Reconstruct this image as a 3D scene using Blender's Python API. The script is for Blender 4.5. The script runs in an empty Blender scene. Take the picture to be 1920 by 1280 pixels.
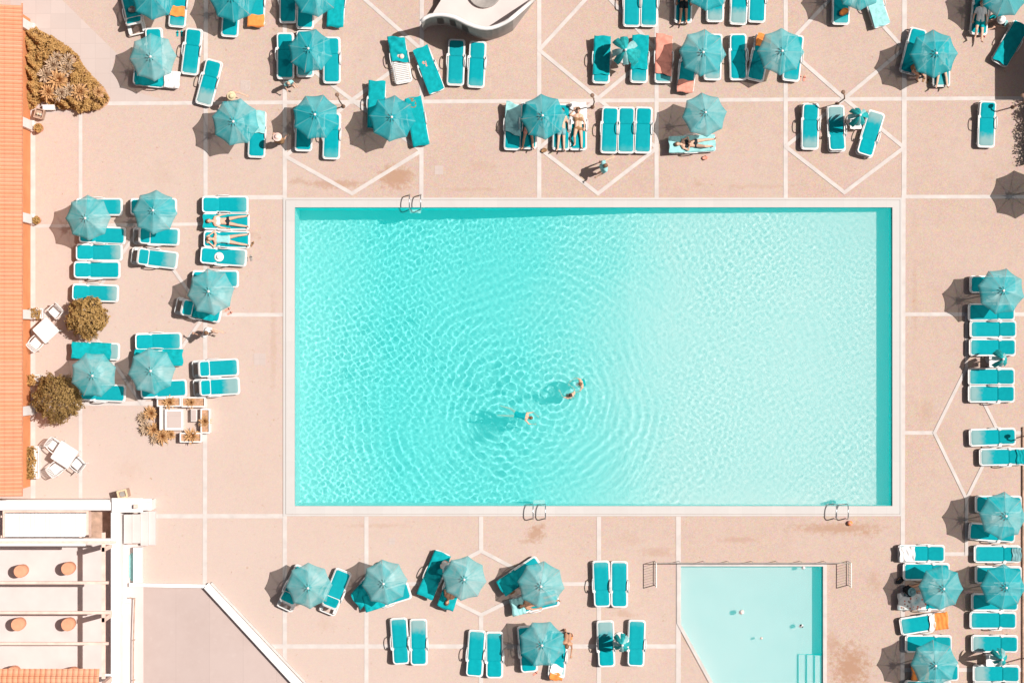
import bpy, math, random
import numpy as np
from mathutils import Vector, Matrix, geometry
C = bpy.context; sc = C.scene; COL = C.collection
random.seed(7); RNG = np.random.default_rng(7)
# ------------------------------------------------------------------ camera
CAM_H = 90.0; K = 45.0                       # camera height (m), photo pixels per metre on the ground
cam = bpy.data.cameras.new("camera"); camo = bpy.data.objects.new("camera", cam); COL.objects.link(camo)
camo.location = (0, 0, CAM_H); cam.sensor_width = 36; cam.lens = 36 * CAM_H / (1920 / K)
cam.clip_start = 1; cam.clip_end = 600; sc.camera = camo
# ------------------------------------------------------------------ light
SUN = Vector((1.11, .30, 1.95)).normalized()
w = bpy.data.worlds.new("World"); sc.world = w; w.use_nodes = True
wn = w.node_tree; bg = wn.nodes["Background"]; sky = wn.nodes.new("ShaderNodeTexSky")
sky.sky_type = 'NISHITA'; sky.sun_disc = False
sky.sun_elevation = math.asin(SUN.z); sky.sun_rotation = math.atan2(SUN.x, SUN.y)
sky.air_density = 1.0; sky.dust_density = 6.0; sky.ozone_density = 0.0
wn.links.new(sky.outputs[0], bg.inputs[0]); bg.inputs[1].default_value = 0.036
sl = bpy.data.lights.new("sun", 'SUN'); sl.energy = 4.6; sl.angle = math.radians(.5); sl.color = (1.0, .955, .90)
sl.cycles.is_caustics_light = True
so = bpy.data.objects.new("sun", sl); COL.objects.link(so); so.rotation_euler = (-SUN).to_track_quat('-Z', 'Y').to_euler()
sc.view_settings.view_transform = 'Standard'; sc.view_settings.look = 'None'
sc.view_settings.gamma = 1; sc.view_settings.exposure = 0.27
sc.cycles.use_denoising = True

# ------------------------------------------------------------------ helpers
def P(x, y, h=0.0):
    """point at height h that stands where the photo shows pixel (x, y)"""
    s = 1 - h / CAM_H
    return Vector(((x - 960) / K * s, (640 - y) / K * s, h))

class MB:
    def __init__(s): s.v = []; s.f = []; s.m = []
    def add(s, vs, fs, mi=0):
        b = len(s.v); s.v += [tuple(p) for p in vs]; s.f += [tuple(i + b for i in f) for f in fs]; s.m += [mi] * len(fs)
    def box(s, c, d, rz=0, mi=0, ry=0, rx=0):
        M = Matrix.Translation(Vector(c)) @ Matrix.Rotation(rz, 4, 'Z') @ Matrix.Rotation(ry, 4, 'Y') @ Matrix.Rotation(rx, 4, 'X')
        x, y, z = d[0] / 2, d[1] / 2, d[2] / 2
        vs = [M @ Vector(p) for p in ((-x, -y, -z), (x, -y, -z), (x, y, -z), (-x, y, -z), (-x, -y, z), (x, -y, z), (x, y, z), (-x, y, z))]
        s.add(vs, [(0, 3, 2, 1), (4, 5, 6, 7), (0, 1, 5, 4), (1, 2, 6, 5), (2, 3, 7, 6), (3, 0, 4, 7)], mi)
    def prism(s, pts, z0, z1, mi=0):
        n = len(pts); pts = [(p[0], p[1]) for p in pts]
        a = sum(pts[i][0] * pts[(i + 1) % n][1] - pts[(i + 1) % n][0] * pts[i][1] for i in range(n))
        if a < 0: pts = pts[::-1]
        vs = [(x, y, z0) for x, y in pts] + [(x, y, z1) for x, y in pts]
        fs = [(i, (i + 1) % n, n + (i + 1) % n, n + i) for i in range(n)] + [tuple(range(n))[::-1], tuple(range(n, 2 * n))]
        s.add(vs, fs, mi)
    def ring(s, outer, inner, z0, z1, mi=0):
        n = len(outer); vs = []
        for z in (z0, z1): vs += [(p[0], p[1], z) for p in outer] + [(p[0], p[1], z) for p in inner]
        fs = []
        for i in range(n):
            j = (i + 1) % n
            fs += [(i, j, 2 * n + j, 2 * n + i), (n + j, n + i, 3 * n + i, 3 * n + j), (2 * n + i, 2 * n + j, 3 * n + j, 3 * n + i), (j, i, n + i, n + j)]
        s.add(vs, fs, mi)
    def tube(s, pts, r, n=8, mi=0, cap=True):
        pts = [Vector(p) for p in pts]; rs = r if isinstance(r, (list, tuple)) else [r] * len(pts)
        base = []; prev = None
        for i, p in enumerate(pts):
            t = (pts[min(i + 1, len(pts) - 1)] - pts[max(i - 1, 0)]).normalized()
            u = prev - t * prev.dot(t) if prev is not None else t.orthogonal()
            if u.length < 1e-5: u = t.orthogonal()
            u.normalize(); prev = u; v = t.cross(u)
            base += [p + (u * math.cos(2 * math.pi * k / n) + v * math.sin(2 * math.pi * k / n)) * rs[i] for k in range(n)]
        fs = [(i * n + k, i * n + (k + 1) % n, (i + 1) * n + (k + 1) % n, (i + 1) * n + k) for i in range(len(pts) - 1) for k in range(n)]
        if cap: fs += [tuple(range(n))[::-1], tuple(range((len(pts) - 1) * n, len(pts) * n))]
        s.add(base, fs, mi)
    def lathe(s, prof, c=(0, 0, 0), n=20, mi=0):
        vs = []
        for r, z in prof: vs += [(c[0] + r * math.cos(2 * math.pi * k / n), c[1] + r * math.sin(2 * math.pi * k / n), c[2] + z) for k in range(n)]
        fs = [(i * n + k, i * n + (k + 1) % n, (i + 1) * n + (k + 1) % n, (i + 1) * n + k) for i in range(len(prof) - 1) for k in range(n)]
        fs += [tuple(range(n))[::-1], tuple(range((len(prof) - 1) * n, len(prof) * n))]
        s.add(vs, fs, mi)
    def ell(s, c, r, n=12, m=8, mi=0, rot=None):
        vs = []; c = Vector(c)
        for i in range(m + 1):
            a = math.pi * i / m
            for k in range(n):
                q = Vector((r[0] * math.sin(a) * math.cos(2 * math.pi * k / n), r[1] * math.sin(a) * math.sin(2 * math.pi * k / n), r[2] * math.cos(a)))
                vs.append(c + (rot @ q if rot else q))
        fs = [(i * n + k, (i + 1) * n + k, (i + 1) * n + (k + 1) % n, i * n + (k + 1) % n) for i in range(m) for k in range(n)]
        s.add(vs, fs, mi)
    def grid(s, fn, nu, nv, mi=0):
        vs = [fn(i / (nu - 1), j / (nv - 1)) for j in range(nv) for i in range(nu)]
        fs = [(j * nu + i, j * nu + i + 1, (j + 1) * nu + i + 1, (j + 1) * nu + i) for j in range(nv - 1) for i in range(nu - 1)]
        s.add(vs, fs, mi)
    def mesh(s, name, mats, smooth=False):
        me = bpy.data.meshes.new(name); me.from_pydata(s.v, [], s.f)
        for m in (mats if isinstance(mats, (list, tuple)) else [mats]): me.materials.append(m)
        me.polygons.foreach_set('material_index', s.m)
        if smooth: me.polygons.foreach_set('use_smooth', [True] * len(me.polygons))
        me.update(); return me
    def obj(s, name, mats, parent=None, smooth=False, **tags):
        return link(name, s.mesh(name, mats, smooth), parent, **tags)

def link(name, me, parent=None, loc=None, rz=0, **tags):
    o = bpy.data.objects.new(name, me); COL.objects.link(o)
    if parent: o.parent = parent
    if loc is not None: o.location = loc
    if rz: o.rotation_euler = (0, 0, rz)
    for k, v in tags.items():
        if v: o[k] = v
    return o
def thing(name, label, category, group=None, loc=(0, 0, 0), rz=0):
    return link(name, None, None, loc, rz, label=label, category=category, group=group)
def rrect(x0, x1, y0, y1, r, n=5):
    pts = []
    for cx, cy, a in ((x1 - r, y1 - r, 0), (x0 + r, y1 - r, 90), (x0 + r, y0 + r, 180), (x1 - r, y0 + r, 270)):
        pts += [(cx + r * math.cos(math.radians(a + 90 * k / n)), cy + r * math.sin(math.radians(a + 90 * k / n))) for k in range(n + 1)]
    return pts

# ------------------------------------------------------------------ materials
def new_mat(name):
    m = bpy.data.materials.new(name); m.use_nodes = True; n = m.node_tree
    return m, n, n.nodes["Principled BSDF"], n.nodes["Material Output"]
def N(n, t, **kw):
    x = n.nodes.new(t)
    for k, v in kw.items(): setattr(x, k, v)
    return x
def mixc(n, fac, a, b, blend='MIX'):
    x = N(n, 'ShaderNodeMix', data_type='RGBA', blend_type=blend)
    for i, s in ((0, fac), (6, a), (7, b)):
        if hasattr(s, 'links'): n.links.new(s, x.inputs[i])
        elif isinstance(s, (int, float)): x.inputs[i].default_value = s
        else: x.inputs[i].default_value = (*s, 1) if len(s) == 3 else s
    return x.outputs[2]
def coords(n, kind='Object'):
    return N(n, 'ShaderNodeTexCoord').outputs[kind]
def noise(n, co, scale, detail=4, rough=.55):
    x = N(n, 'ShaderNodeTexNoise'); x.inputs['Scale'].default_value = scale; x.inputs['Detail'].default_value = detail
    x.inputs['Roughness'].default_value = rough
    if co is not None: n.links.new(co, x.inputs['Vector'])
    return x.outputs['Fac']
def ramp(n, fac, a, b):
    x = N(n, 'ShaderNodeMapRange'); x.inputs[1].default_value = a; x.inputs[2].default_value = b
    n.links.new(fac, x.inputs[0]); return x.outputs[0]
def math_(n, op, a, b=None):
    x = N(n, 'ShaderNodeMath', operation=op)
    for i, s in enumerate((a, b)):
        if s is None: continue
        if hasattr(s, 'links'): n.links.new(s, x.inputs[i])
        else: x.inputs[i].default_value = s
    return x.outputs[0]
def bump(n, b, h, strength=.3, dist=.01):
    x = N(n, 'ShaderNodeBump'); x.inputs['Strength'].default_value = strength; x.inputs['Distance'].default_value = dist
    n.links.new(h, x.inputs['Height']); n.links.new(x.outputs[0], b.inputs['Normal'])
def pm(name, col, rough=.6, var=.15, scale=8, spec=.3, metal=0, bmp=.15, detail=4, kind='Object'):
    m, n, b, o = new_mat(name); co = coords(n, kind); f = noise(n, co, scale, detail)
    f2 = ramp(n, f, .3, .7)
    d = tuple(c * (1 - var) for c in col); u = tuple(min(1, c * (1 + var)) for c in col)
    n.links.new(mixc(n, f2, d, u), b.inputs['Base Color'])
    b.inputs['Roughness'].default_value = rough; b.inputs['Specular IOR Level'].default_value = spec; b.inputs['Metallic'].default_value = metal
    if bmp: bump(n, b, noise(n, co, scale * 6, 3), bmp, .004)
    return m

M = {}
M['white_plastic'] = pm('white_plastic', (.68, .665, .655), .4, .05, 5, .4, bmp=.05)
M['white_paint'] = pm('white_paint', (.80, .76, .74), .8, .06, 1.6, .2)
M['white_stucco'] = pm('white_stucco', (.76, .72, .70), .9, .08, 1.2, .15, bmp=.3)
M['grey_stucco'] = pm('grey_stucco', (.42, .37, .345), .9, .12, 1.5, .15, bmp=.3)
M['window_dark'] = pm('window_dark', (.07, .065, .06), .3, .2, 3, .4)  # dark tone for the painted shadow on the pavilion screen
M['pole'] = pm('white_pole', (.75, .75, .74), .35, .05, 5, .4)
M['steel'] = pm('steel', (.55, .56, .57), .25, .1, 6, .5, metal=.9)
M['grey_metal'] = pm('grey_metal', (.30, .27, .25), .45, .15, 6, .4)
M['lamp_brown'] = pm('lamp_brown', (.20, .12, .085), .6, .2, 8, .2)
M['lamp_globe'] = pm('lamp_globe', (.42, .27, .19), .5, .1, 8, .3)
M['terracotta'] = pm('terracotta', (.66, .31, .19), .85, .14, 3, .15)
def mat_roof():
    m, n, b, o = new_mat('roof_tiles'); co = coords(n)
    br = N(n, 'ShaderNodeTexBrick'); br.inputs['Scale'].default_value = 1; br.inputs['Brick Width'].default_value = 2.1; br.inputs['Row Height'].default_value = .158; br.inputs['Mortar Size'].default_value = .008; br.offset = .0
    br.inputs['Color1'].default_value = (.70, .305, .175, 1); br.inputs['Color2'].default_value = (.70, .34, .22, 1); br.inputs['Mortar'].default_value = (.5, .2, .11, 1); n.links.new(co, br.inputs[0])
    c = mixc(n, math_(n, 'MULTIPLY', ramp(n, noise(n, co, 1.1, 6, .7), .5, .75), .45), br.outputs[0], (.42, .22, .14))
    c = mixc(n, math_(n, 'MULTIPLY', ramp(n, noise(n, co, 14, 3), .55, .75), .25), c, (.74, .46, .34))
    n.links.new(c, b.inputs['Base Color']); b.inputs['Roughness'].default_value = .9; b.inputs['Specular IOR Level'].default_value = .1; return m
M['roof_tiles'] = mat_roof()
M['orange_wall'] = pm('orange_wall', (.74, .29, .13), .85, .10, 1.5, .15)
M['pink_floor'] = pm('pink_floor', (.60, .52, .50), .85, .06, 1.0, .15)

M['peach_timber'] = pm('peach_timber', (.74, .54, .46), .7, .14, 3, .2)
M['brown_timber'] = pm('brown_timber', (.42, .28, .21), .75, .25, 4, .2)
M['soil'] = pm('soil', (.46, .27, .17), .95, .3, 12, .1, bmp=.6)
M['skin'] = pm('skin', (.66, .40, .29), .55, .08, 9, .3, bmp=.03)
M['tan_skin'] = pm('tan_skin', (.52, .27, .17), .55, .08, 9, .3, bmp=.03)
M['dark_hair'] = pm('dark_hair', (.05, .03, .025), .6, .3, 30)
M['brown_hair'] = pm('brown_hair', (.19, .10, .055), .6, .3, 30)
M['straw'] = pm('straw', (.62, .50, .32), .8, .2, 25)
M['pink_hat'] = pm('pink_hat', (.80, .56, .50), .8, .12, 10)
M['white_cloth'] = pm('white_cloth', (.80, .77, .75), .9, .08, 9, .1, bmp=.3)
M['black_cloth'] = pm('black_cloth', (.025, .03, .035), .9, .3, 9, .1)
M['teal_cloth'] = pm('teal_cloth', (.004, .315, .345), .9, .16, 7, .1, bmp=.3)
M['pale_teal_cloth'] = pm('pale_teal_cloth', (.30, .58, .58), .9, .16, 7, .1, bmp=.3)
M['grey_teal_cloth'] = pm('grey_teal_cloth', (.18, .34, .36), .9, .3, 7, .1)
M['coral_cloth'] = pm('coral_cloth', (.72, .29, .22), .9, .14, 7, .1, bmp=.3)
M['orange_cloth'] = pm('orange_cloth', (.84, .27, .07), .9, .12, 7, .1, bmp=.3)
M['brown_cloth'] = pm('brown_cloth', (.30, .17, .09), .9, .25, 9, .1)
M['drain'] = pm('drain_metal', (.48, .40, .37), .6, .2, 30, .3)
M['eye'] = pm('eye', (.02, .015, .012), .2, .1, 30)

def mat_print():                                 # printed beach towel with coloured flowers
    m, n, b, o = new_mat('printed_cloth'); co = coords(n)
    v = N(n, 'ShaderNodeTexVoronoi'); v.inputs['Scale'].default_value = 7; n.links.new(co, v.inputs['Vector'])
    blob = ramp(n, v.outputs['Distance'], .34, .28)
    hue = mixc(n, ramp(n, noise(n, co, 3, 1), .42, .58), (.62, .10, .05), (.10, .22, .20))
    base = mixc(n, ramp(n, noise(n, co, 1.4, 1), .45, .55), (.62, .62, .60), (.22, .48, .52))
    n.links.new(mixc(n, blob, base, hue), b.inputs['Base Color']); b.inputs['Roughness'].default_value = .9
    return m
M['print'] = mat_print()

def mat_sling(name, start, soft, pale=(.215, .36, .365)):
    """teal lounger fabric, bleached grey towards the foot end (local -x)"""
    m, n, b, o = new_mat(name); co = coords(n)
    sx = N(n, 'ShaderNodeSeparateXYZ'); n.links.new(co, sx.inputs[0])
    oi = N(n, 'ShaderNodeObjectInfo')
    wob = math_(n, 'MULTIPLY', math_(n, 'SUBTRACT', noise(n, co, 5, 4), .5), .35)
    jit = math_(n, 'MULTIPLY', math_(n, 'SUBTRACT', oi.outputs['Random'], .5), .28)
    x = math_(n, 'ADD', math_(n, 'ADD', sx.outputs[0], wob), jit)
    f = ramp(n, x, start, start - soft)
    teal = mixc(n, ramp(n, noise(n, co, 6, 5), .3, .7), (.001, .27, .315), (.002, .315, .355))
    teal = mixc(n, oi.outputs['Random'], teal, mixc(n, .16, teal, (.03, .28, .31)))
    n.links.new(mixc(n, f, teal, pale), b.inputs['Base Color'])
    b.inputs['Roughness'].default_value = .8; b.inputs['Specular IOR Level'].default_value = .05
    wv = N(n, 'ShaderNodeTexWave'); wv.inputs['Scale'].default_value = 30; wv.inputs['Distortion'].default_value = .6; n.links.new(co, wv.inputs[0])
    bump(n, b, wv.outputs['Fac'], .12, .004)
    return m
M['sling0'] = mat_sling('sling_even_teal', -3.0, .2)
M['sling1'] = mat_sling('sling_bleached_end', -.62, .35, (.08, .34, .36))
M['sling2'] = mat_sling('sling_bleached', -.36, .30)

def mat_canopy(name, col, col2, transp):
    """thin woven parasol cloth: lets part of the light straight through"""
    m, n, b, o = new_mat(name); co = coords(n); oi = N(n, 'ShaderNodeObjectInfo')
    s = N(n, 'ShaderNodeVectorMath', operation='ADD'); n.links.new(co, s.inputs[0]); n.links.new(oi.outputs['Random'], s.inputs[1])
    f = ramp(n, noise(n, s.outputs[0], 2.4, 4), .36, .64)
    sx = N(n, 'ShaderNodeSeparateXYZ'); n.links.new(co, sx.inputs[0])
    an = math_(n, 'MULTIPLY', math_(n, 'ADD', math_(n, 'ARCTAN2', sx.outputs[1], sx.outputs[0]), math.pi), 8 / (2 * math.pi))      # panel count
    wn_ = N(n, 'ShaderNodeTexWhiteNoise', noise_dimensions='2D'); cb = N(n, 'ShaderNodeCombineXYZ')
    n.links.new(math_(n, 'FLOOR', math_(n, 'ADD', an, .001)), cb.inputs[0]); n.links.new(math_(n, 'MULTIPLY', oi.outputs['Random'], 91.7), cb.inputs[1]); n.links.new(cb.outputs[0], wn_.inputs['Vector'])
    f = math_(n, 'ADD', math_(n, 'MULTIPLY', f, .55), math_(n, 'MULTIPLY', wn_.outputs['Value'], .55))
    st = N(n, 'ShaderNodeTexNoise'); st.inputs['Scale'].default_value = 1; mp = N(n, 'ShaderNodeCombineXYZ')          # radial creases, their shading put into the colour
    n.links.new(math_(n, 'MULTIPLY', an, 5.5), mp.inputs[0]); n.links.new(math_(n, 'MULTIPLY', sx.outputs[2], 3.0), mp.inputs[1]); n.links.new(oi.outputs['Random'], mp.inputs[2]); n.links.new(mp.outputs[0], st.inputs['Vector'])
    f = math_(n, 'ADD', f, math_(n, 'MULTIPLY', math_(n, 'SUBTRACT', st.outputs['Fac'], .5), .9))
    fr_ = math_(n, 'FRACT', math_(n, 'ADD', an, .5)); seam = ramp(n, math_(n, 'ABSOLUTE', math_(n, 'SUBTRACT', fr_, .5)), .045, .02)
    c = mixc(n, math_(n, 'MULTIPLY', seam, .5), mixc(n, f, col, col2), (.22, .48, .50))
    d = N(n, 'ShaderNodeBsdfDiffuse'); t = N(n, 'ShaderNodeBsdfTranslucent'); tr = N(n, 'ShaderNodeBsdfTransparent')
    n.links.new(c, d.inputs[0]); n.links.new(mixc(n, .5, c, (.2, .32, .32)), t.inputs[0])
    a = N(n, 'ShaderNodeMixShader'); a.inputs[0].default_value = .16; n.links.new(d.outputs[0], a.inputs[1]); n.links.new(t.outputs[0], a.inputs[2])
    e = N(n, 'ShaderNodeMixShader'); e.inputs[0].default_value = transp; n.links.new(a.outputs[0], e.inputs[1]); n.links.new(tr.outputs[0], e.inputs[2])
    n.links.new(e.outputs[0], o.inputs[0]); n.nodes.remove(b); return m
M['canopy0'] = mat_canopy('canopy_teal', (.002, .31, .365), (.05, .40, .44), .13)
M['canopy1'] = mat_canopy('canopy_faded', (.012, .36, .40), (.17, .455, .485), .17)
M['canopy2'] = mat_canopy('canopy_pale', (.06, .41, .435), (.27, .50, .52), .19)
M['canopy_solid'] = pm('folded_canopy_cloth', (.02, .33, .34), .85, .25, 6, .1)
M['canopy_inside'] = pm('folded_canopy_pale', (.24, .48, .49), .85, .15, 6, .1)

def mat_leaf(name, a, b_, transl=.2):
    m, n, b, o = new_mat(name); co = coords(n)
    f = ramp(n, noise(n, co, 5, 3), .3, .7); g = ramp(n, noise(n, co, 40, 2), .35, .65)
    c = mixc(n, math_(n, 'MULTIPLY', math_(n, 'ADD', f, g), .5), a, b_)
    n.links.new(c, b.inputs['Base Color']); b.inputs['Roughness'].default_value = .6; b.inputs['Specular IOR Level'].default_value = .25
    return m
M['leaf_tan'] = mat_leaf('tan_leaves', (.30, .155, .05), (.55, .33, .12))
M['leaf_brown'] = mat_leaf('brown_leaves', (.20, .11, .035), (.50, .31, .11))
M['leaf_olive'] = mat_leaf('olive_leaves', (.13, .075, .022), (.40, .25, .09))
M['leaf_dark'] = mat_leaf('dark_leaves', (.03, .055, .045), (.07, .11, .085))
M['agave'] = mat_leaf('agave_blades', (.42, .22, .09), (.68, .42, .21))
M['agave_grey'] = mat_leaf('grey_agave_blades', (.34, .24, .15), (.62, .45, .32))
M['bark'] = pm('bark', (.16, .09, .05), .9, .3, 20)

def mat_ground():
    m, n, b, o = new_mat('pebble_paving'); co = coords(n)
    sp = noise(n, co, 26, 3, .7); big = noise(n, co, .22, 5, .6); mid = noise(n, co, 1.7, 4)
    c = mixc(n, ramp(n, sp, .32, .68), (.395, .277, .226), (.525, .402, .342))
    v = N(n, 'ShaderNodeTexVoronoi'); v.inputs['Scale'].default_value = 14; n.links.new(co, v.inputs['Vector'])
    c = mixc(n, .14, c, v.outputs['Color'], 'SOFT_LIGHT')
    c = mixc(n, math_(n, 'MULTIPLY', ramp(n, big, .38, .66), .34), c, (.505, .405, .362))
    c = mixc(n, math_(n, 'MULTIPLY', ramp(n, mid, .5, .74), .20), c, (.36, .26, .215))
    sx = N(n, 'ShaderNodeSeparateXYZ'); n.links.new(co, sx.inputs[0])
    # lighter, pinker paving towards the terrace corner
    lf = math_(n, 'MULTIPLY', ramp(n, math_(n, 'ADD', sx.outputs[0], math_(n, 'MULTIPLY', sx.outputs[1], .9)), 4, -26), .75)
    c = mixc(n, lf, c, (.545, .438, .392))
    # damp and dirty patches: (photo x, y, half sizes, strength)
    for px, py, rx, ry, st, soft in ((742, 332, 50, 34, .75, .22), (1004, 1000, 28, 26, .7, .3), (1018, 985, 14, 14, .45, .5), (1570, 990, 140, 18, .62, .32),
                                     (1625, 1000, 46, 20, .4, .5), (1595, 1250, 70, 90, .85, .42), (1560, 1210, 26, 40, .5, .35), (630, 345, 80, 13, .55, .25),
                                     (1230, 1035, 60, 16, .35, .35), (1290, 1200, 30, 20, .2, .4), (1385, 1012, 60, 10, .35, .3), (1170, 1150, 40, 14, .35, .4),
                                     (560, 340, 40, 10, .35, .35), (1005, 990, 30, 9, .3, .4), (1735, 770, 40, 40, .22, .5), (520, 240, 40, 60, .12, .5), (985, 1015, 26, 8, .35, .4), (700, 985, 120, 9, .22, .42), (880, 355, 110, 8, .25, .42), (1420, 350, 130, 9, .22, .42), (1715, 560, 10, 150, .22, .42), (512, 640, 12, 200, .22, .42), (1310, 345, 30, 12, .3, .45), (900, 310, 60, 26, .16, .45), (1640, 1090, 30, 40, .3, .45), (470, 440, 30, 20, .3, .45), (300, 330, 60, 60, .12, .5), (240, 880, 60, 50, .12, .5), (1180, 1010, 60, 26, .16, .45), (790, 1180, 40, 26, .2, .5), (1850, 330, 40, 30, .2, .5), (610, 1170, 40, 30, .15, .5)):
        p = P(px, py)
        mp = N(n, 'ShaderNodeMapping'); mp.vector_type = 'TEXTURE'; mp.inputs['Location'].default_value = (p.x, p.y, 0); mp.inputs['Scale'].default_value = (rx / K, ry / K, 1)
        n.links.new(co, mp.inputs[0])
        ln = N(n, 'ShaderNodeVectorMath', operation='LENGTH'); n.links.new(mp.outputs[0], ln.inputs[0])
        e = math_(n, 'ADD', ramp(n, ln.outputs['Value'], 1.0, .1), math_(n, 'MULTIPLY', math_(n, 'SUBTRACT', noise(n, co, 4.5, 6, .75), .5), 2.2))
        c = mixc(n, math_(n, 'MULTIPLY', ramp(n, e, soft, soft + .5), st), c, (.36, .205, .13))
    n.links.new(c, b.inputs['Base Color']); b.inputs['Roughness'].default_value = .95; b.inputs['Specular IOR Level'].default_value = .08
    bump(n, b, sp, .35, .006); return m
M['ground'] = mat_ground()

def mat_slabs(name, col, sx, sy, mortar=.012, var=.06, dark=.72):
    m, n, b, o = new_mat(name); co = coords(n)
    br = N(n, 'ShaderNodeTexBrick'); br.inputs['Scale'].default_value = 1; br.inputs['Brick Width'].default_value = sx; br.inputs['Row Height'].default_value = sy
    br.inputs['Mortar Size'].default_value = mortar; br.inputs['Mortar Smooth'].default_value = .3; br.offset = 0.0
    br.inputs['Color1'].default_value = (*[c * (1 - var) for c in col], 1); br.inputs['Color2'].default_value = (*[min(1, c * (1 + var)) for c in col], 1)
    br.inputs['Mortar'].default_value = (*[c * dark for c in col], 1); n.links.new(co, br.inputs[0])
    f = noise(n, co, 3, 5)
    n.links.new(mixc(n, ramp(n, f, .2, .8), mixc(n, .10, br.outputs[0], (.4, .25, .2)), br.outputs[0]), b.inputs['Base Color'])
    b.inputs['Roughness'].default_value = .85; b.inputs['Specular IOR Level'].default_value = .15
    bump(n, b, noise(n, co, 30, 3), .2, .004); return m
M['coping'] = mat_slabs('coping_slabs', (.525, .50, .485), .60, 5.0, .008, .02, .94)
M['band'] = pm('white_band', (.545, .49, .465), .9, .10, 2.2, .1, detail=7)
M['plaza'] = mat_slabs('pale_slabs', (.50, .415, .385), .62, .62, .012, .035, .92)

def mat_court():
    m, n, b, o = new_mat('court_floor'); co = coords(n)
    br = N(n, 'ShaderNodeTexBrick'); br.inputs['Scale'].default_value = 1; br.inputs['Brick Width'].default_value = 1.4; br.inputs['Row Height'].default_value = 9.0; br.inputs['Mortar Size'].default_value = .010; br.inputs['Mortar Smooth'].default_value = .5; br.offset = 0
    br.inputs['Color1'].default_value = (.445, .355, .33, 1); br.inputs['Color2'].default_value = (.475, .38, .352, 1); br.inputs['Mortar'].default_value = (.40, .315, .29, 1); n.links.new(co, br.inputs[0])
    c = mixc(n, math_(n, 'MULTIPLY', ramp(n, noise(n, co, .55, 7, .7), .45, .7), .30), br.outputs[0], (.36, .27, .24))
    c = mixc(n, math_(n, 'MULTIPLY', ramp(n, noise(n, co, 3.5, 6, .75), .56, .70), .22), c, (.54, .46, .43))
    n.links.new(c, b.inputs['Base Color']); b.inputs['Roughness'].default_value = .95; b.inputs['Specular IOR Level'].default_value = .08; return m
M['court_floor'] = mat_court()
def mat_poolfloor(name, wading=False):
    m, n, b, o = new_mat(name); co = coords(n)
    sx = N(n, 'ShaderNodeSeparateXYZ'); n.links.new(co, sx.inputs[0])
    if wading: c = mixc(n, ramp(n, noise(n, co, 1.2, 4), .3, .7), (.88, .62, .63), (.92, .65, .66))
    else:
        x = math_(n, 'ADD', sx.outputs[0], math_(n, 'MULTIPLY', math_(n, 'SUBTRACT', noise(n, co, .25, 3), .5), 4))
        cr = N(n, 'ShaderNodeValToRGB'); e = cr.color_ramp.elements  # the water's depth tint is put into the floor colour
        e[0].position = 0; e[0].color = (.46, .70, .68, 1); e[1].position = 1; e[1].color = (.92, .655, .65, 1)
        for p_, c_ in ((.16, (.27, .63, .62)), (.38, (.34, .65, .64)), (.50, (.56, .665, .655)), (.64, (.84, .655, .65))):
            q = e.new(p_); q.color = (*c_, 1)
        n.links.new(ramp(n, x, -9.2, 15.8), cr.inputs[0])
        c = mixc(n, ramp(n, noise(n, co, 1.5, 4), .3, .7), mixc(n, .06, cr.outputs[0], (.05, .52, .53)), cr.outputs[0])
    n.links.new(c, b.inputs['Base Color']); b.inputs['Roughness'].default_value = .8; b.inputs['Specular IOR Level'].default_value = .1
    return m
M['pool_floor'] = mat_poolfloor('pool_floor_paint'); M['wading_floor'] = mat_poolfloor('wading_floor_paint', True)
M['pool_wall'] = mat_slabs('pool_wall_tiles', (.004, .72, .70), .15, .15, .006, .08, .9)  # teal for walls turned from the sun, shade put into the colour
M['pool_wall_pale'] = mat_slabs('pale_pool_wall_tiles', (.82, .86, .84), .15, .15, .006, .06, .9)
def mat_water(name, haze=(.0, .90, .89), fac=.28):
    m = bpy.data.materials.new(name); m.use_nodes = True; n = m.node_tree; n.nodes.clear()
    o = n.nodes.new('ShaderNodeOutputMaterial'); g = n.nodes.new('ShaderNodeBsdfGlass'); g.inputs['IOR'].default_value = 1.33
    g.inputs['Roughness'].default_value = 0; g.inputs['Color'].default_value = (.97, 1, 1, 1)
    d = n.nodes.new('ShaderNodeBsdfDiffuse'); d.inputs[0].default_value = (*haze, 1)     # light scattered back by the water itself
    mx = n.nodes.new('ShaderNodeMixShader'); mx.inputs[0].default_value = fac; n.links.new(g.outputs[0], mx.inputs[1]); n.links.new(d.outputs[0], mx.inputs[2]); n.links.new(mx.outputs[0], o.inputs[0]); return m
M['water'] = mat_water('clear_water')
RECEIVERS = []

# ------------------------------------------------------------------ ground, bands, pools
PX0, PX1, PY0, PY1 = 553, 1673, 389, 948           # main pool, photo pixels
WPOOL = [(1275, 1061), (1543, 1061), (1543, 1400), (1404, 1400), (1275, 1166)]
def sheet(name, loops, z, mat, kind='structure', **t):
    loops = [[Vector((p[0], p[1], 0)) for p in l] for l in loops]
    flat = [p for l in loops for p in l]; tris = geometry.tessellate_polygon(loops)
    mb = MB(); fs = []
    for a, b, c in tris:
        nrm = (flat[b] - flat[a]).cross(flat[c] - flat[a]).z
        fs.append((a, b, c) if nrm > 0 else (a, c, b))
    mb.add([(p.x, p.y, z) for p in flat], fs); return mb.obj(name, mat, kind=kind, **t)
pool_loop = [P(PX0 - 10, PY0 - 8), P(PX1 + 8, PY0 - 8), P(PX1 + 8, PY1 + 8), P(PX0 - 10, PY1 + 8)]
wad_loop = [P(x, y) for x, y in ((1271, 1056), (1548, 1056), (1548, 1404), (1402, 1404), (1271, 1167))]
B = 75
sheet('ground', [[(-B, -B), (B, -B), (B, B), (-B, B)], pool_loop, wad_loop], 0, M['ground'])
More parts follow.
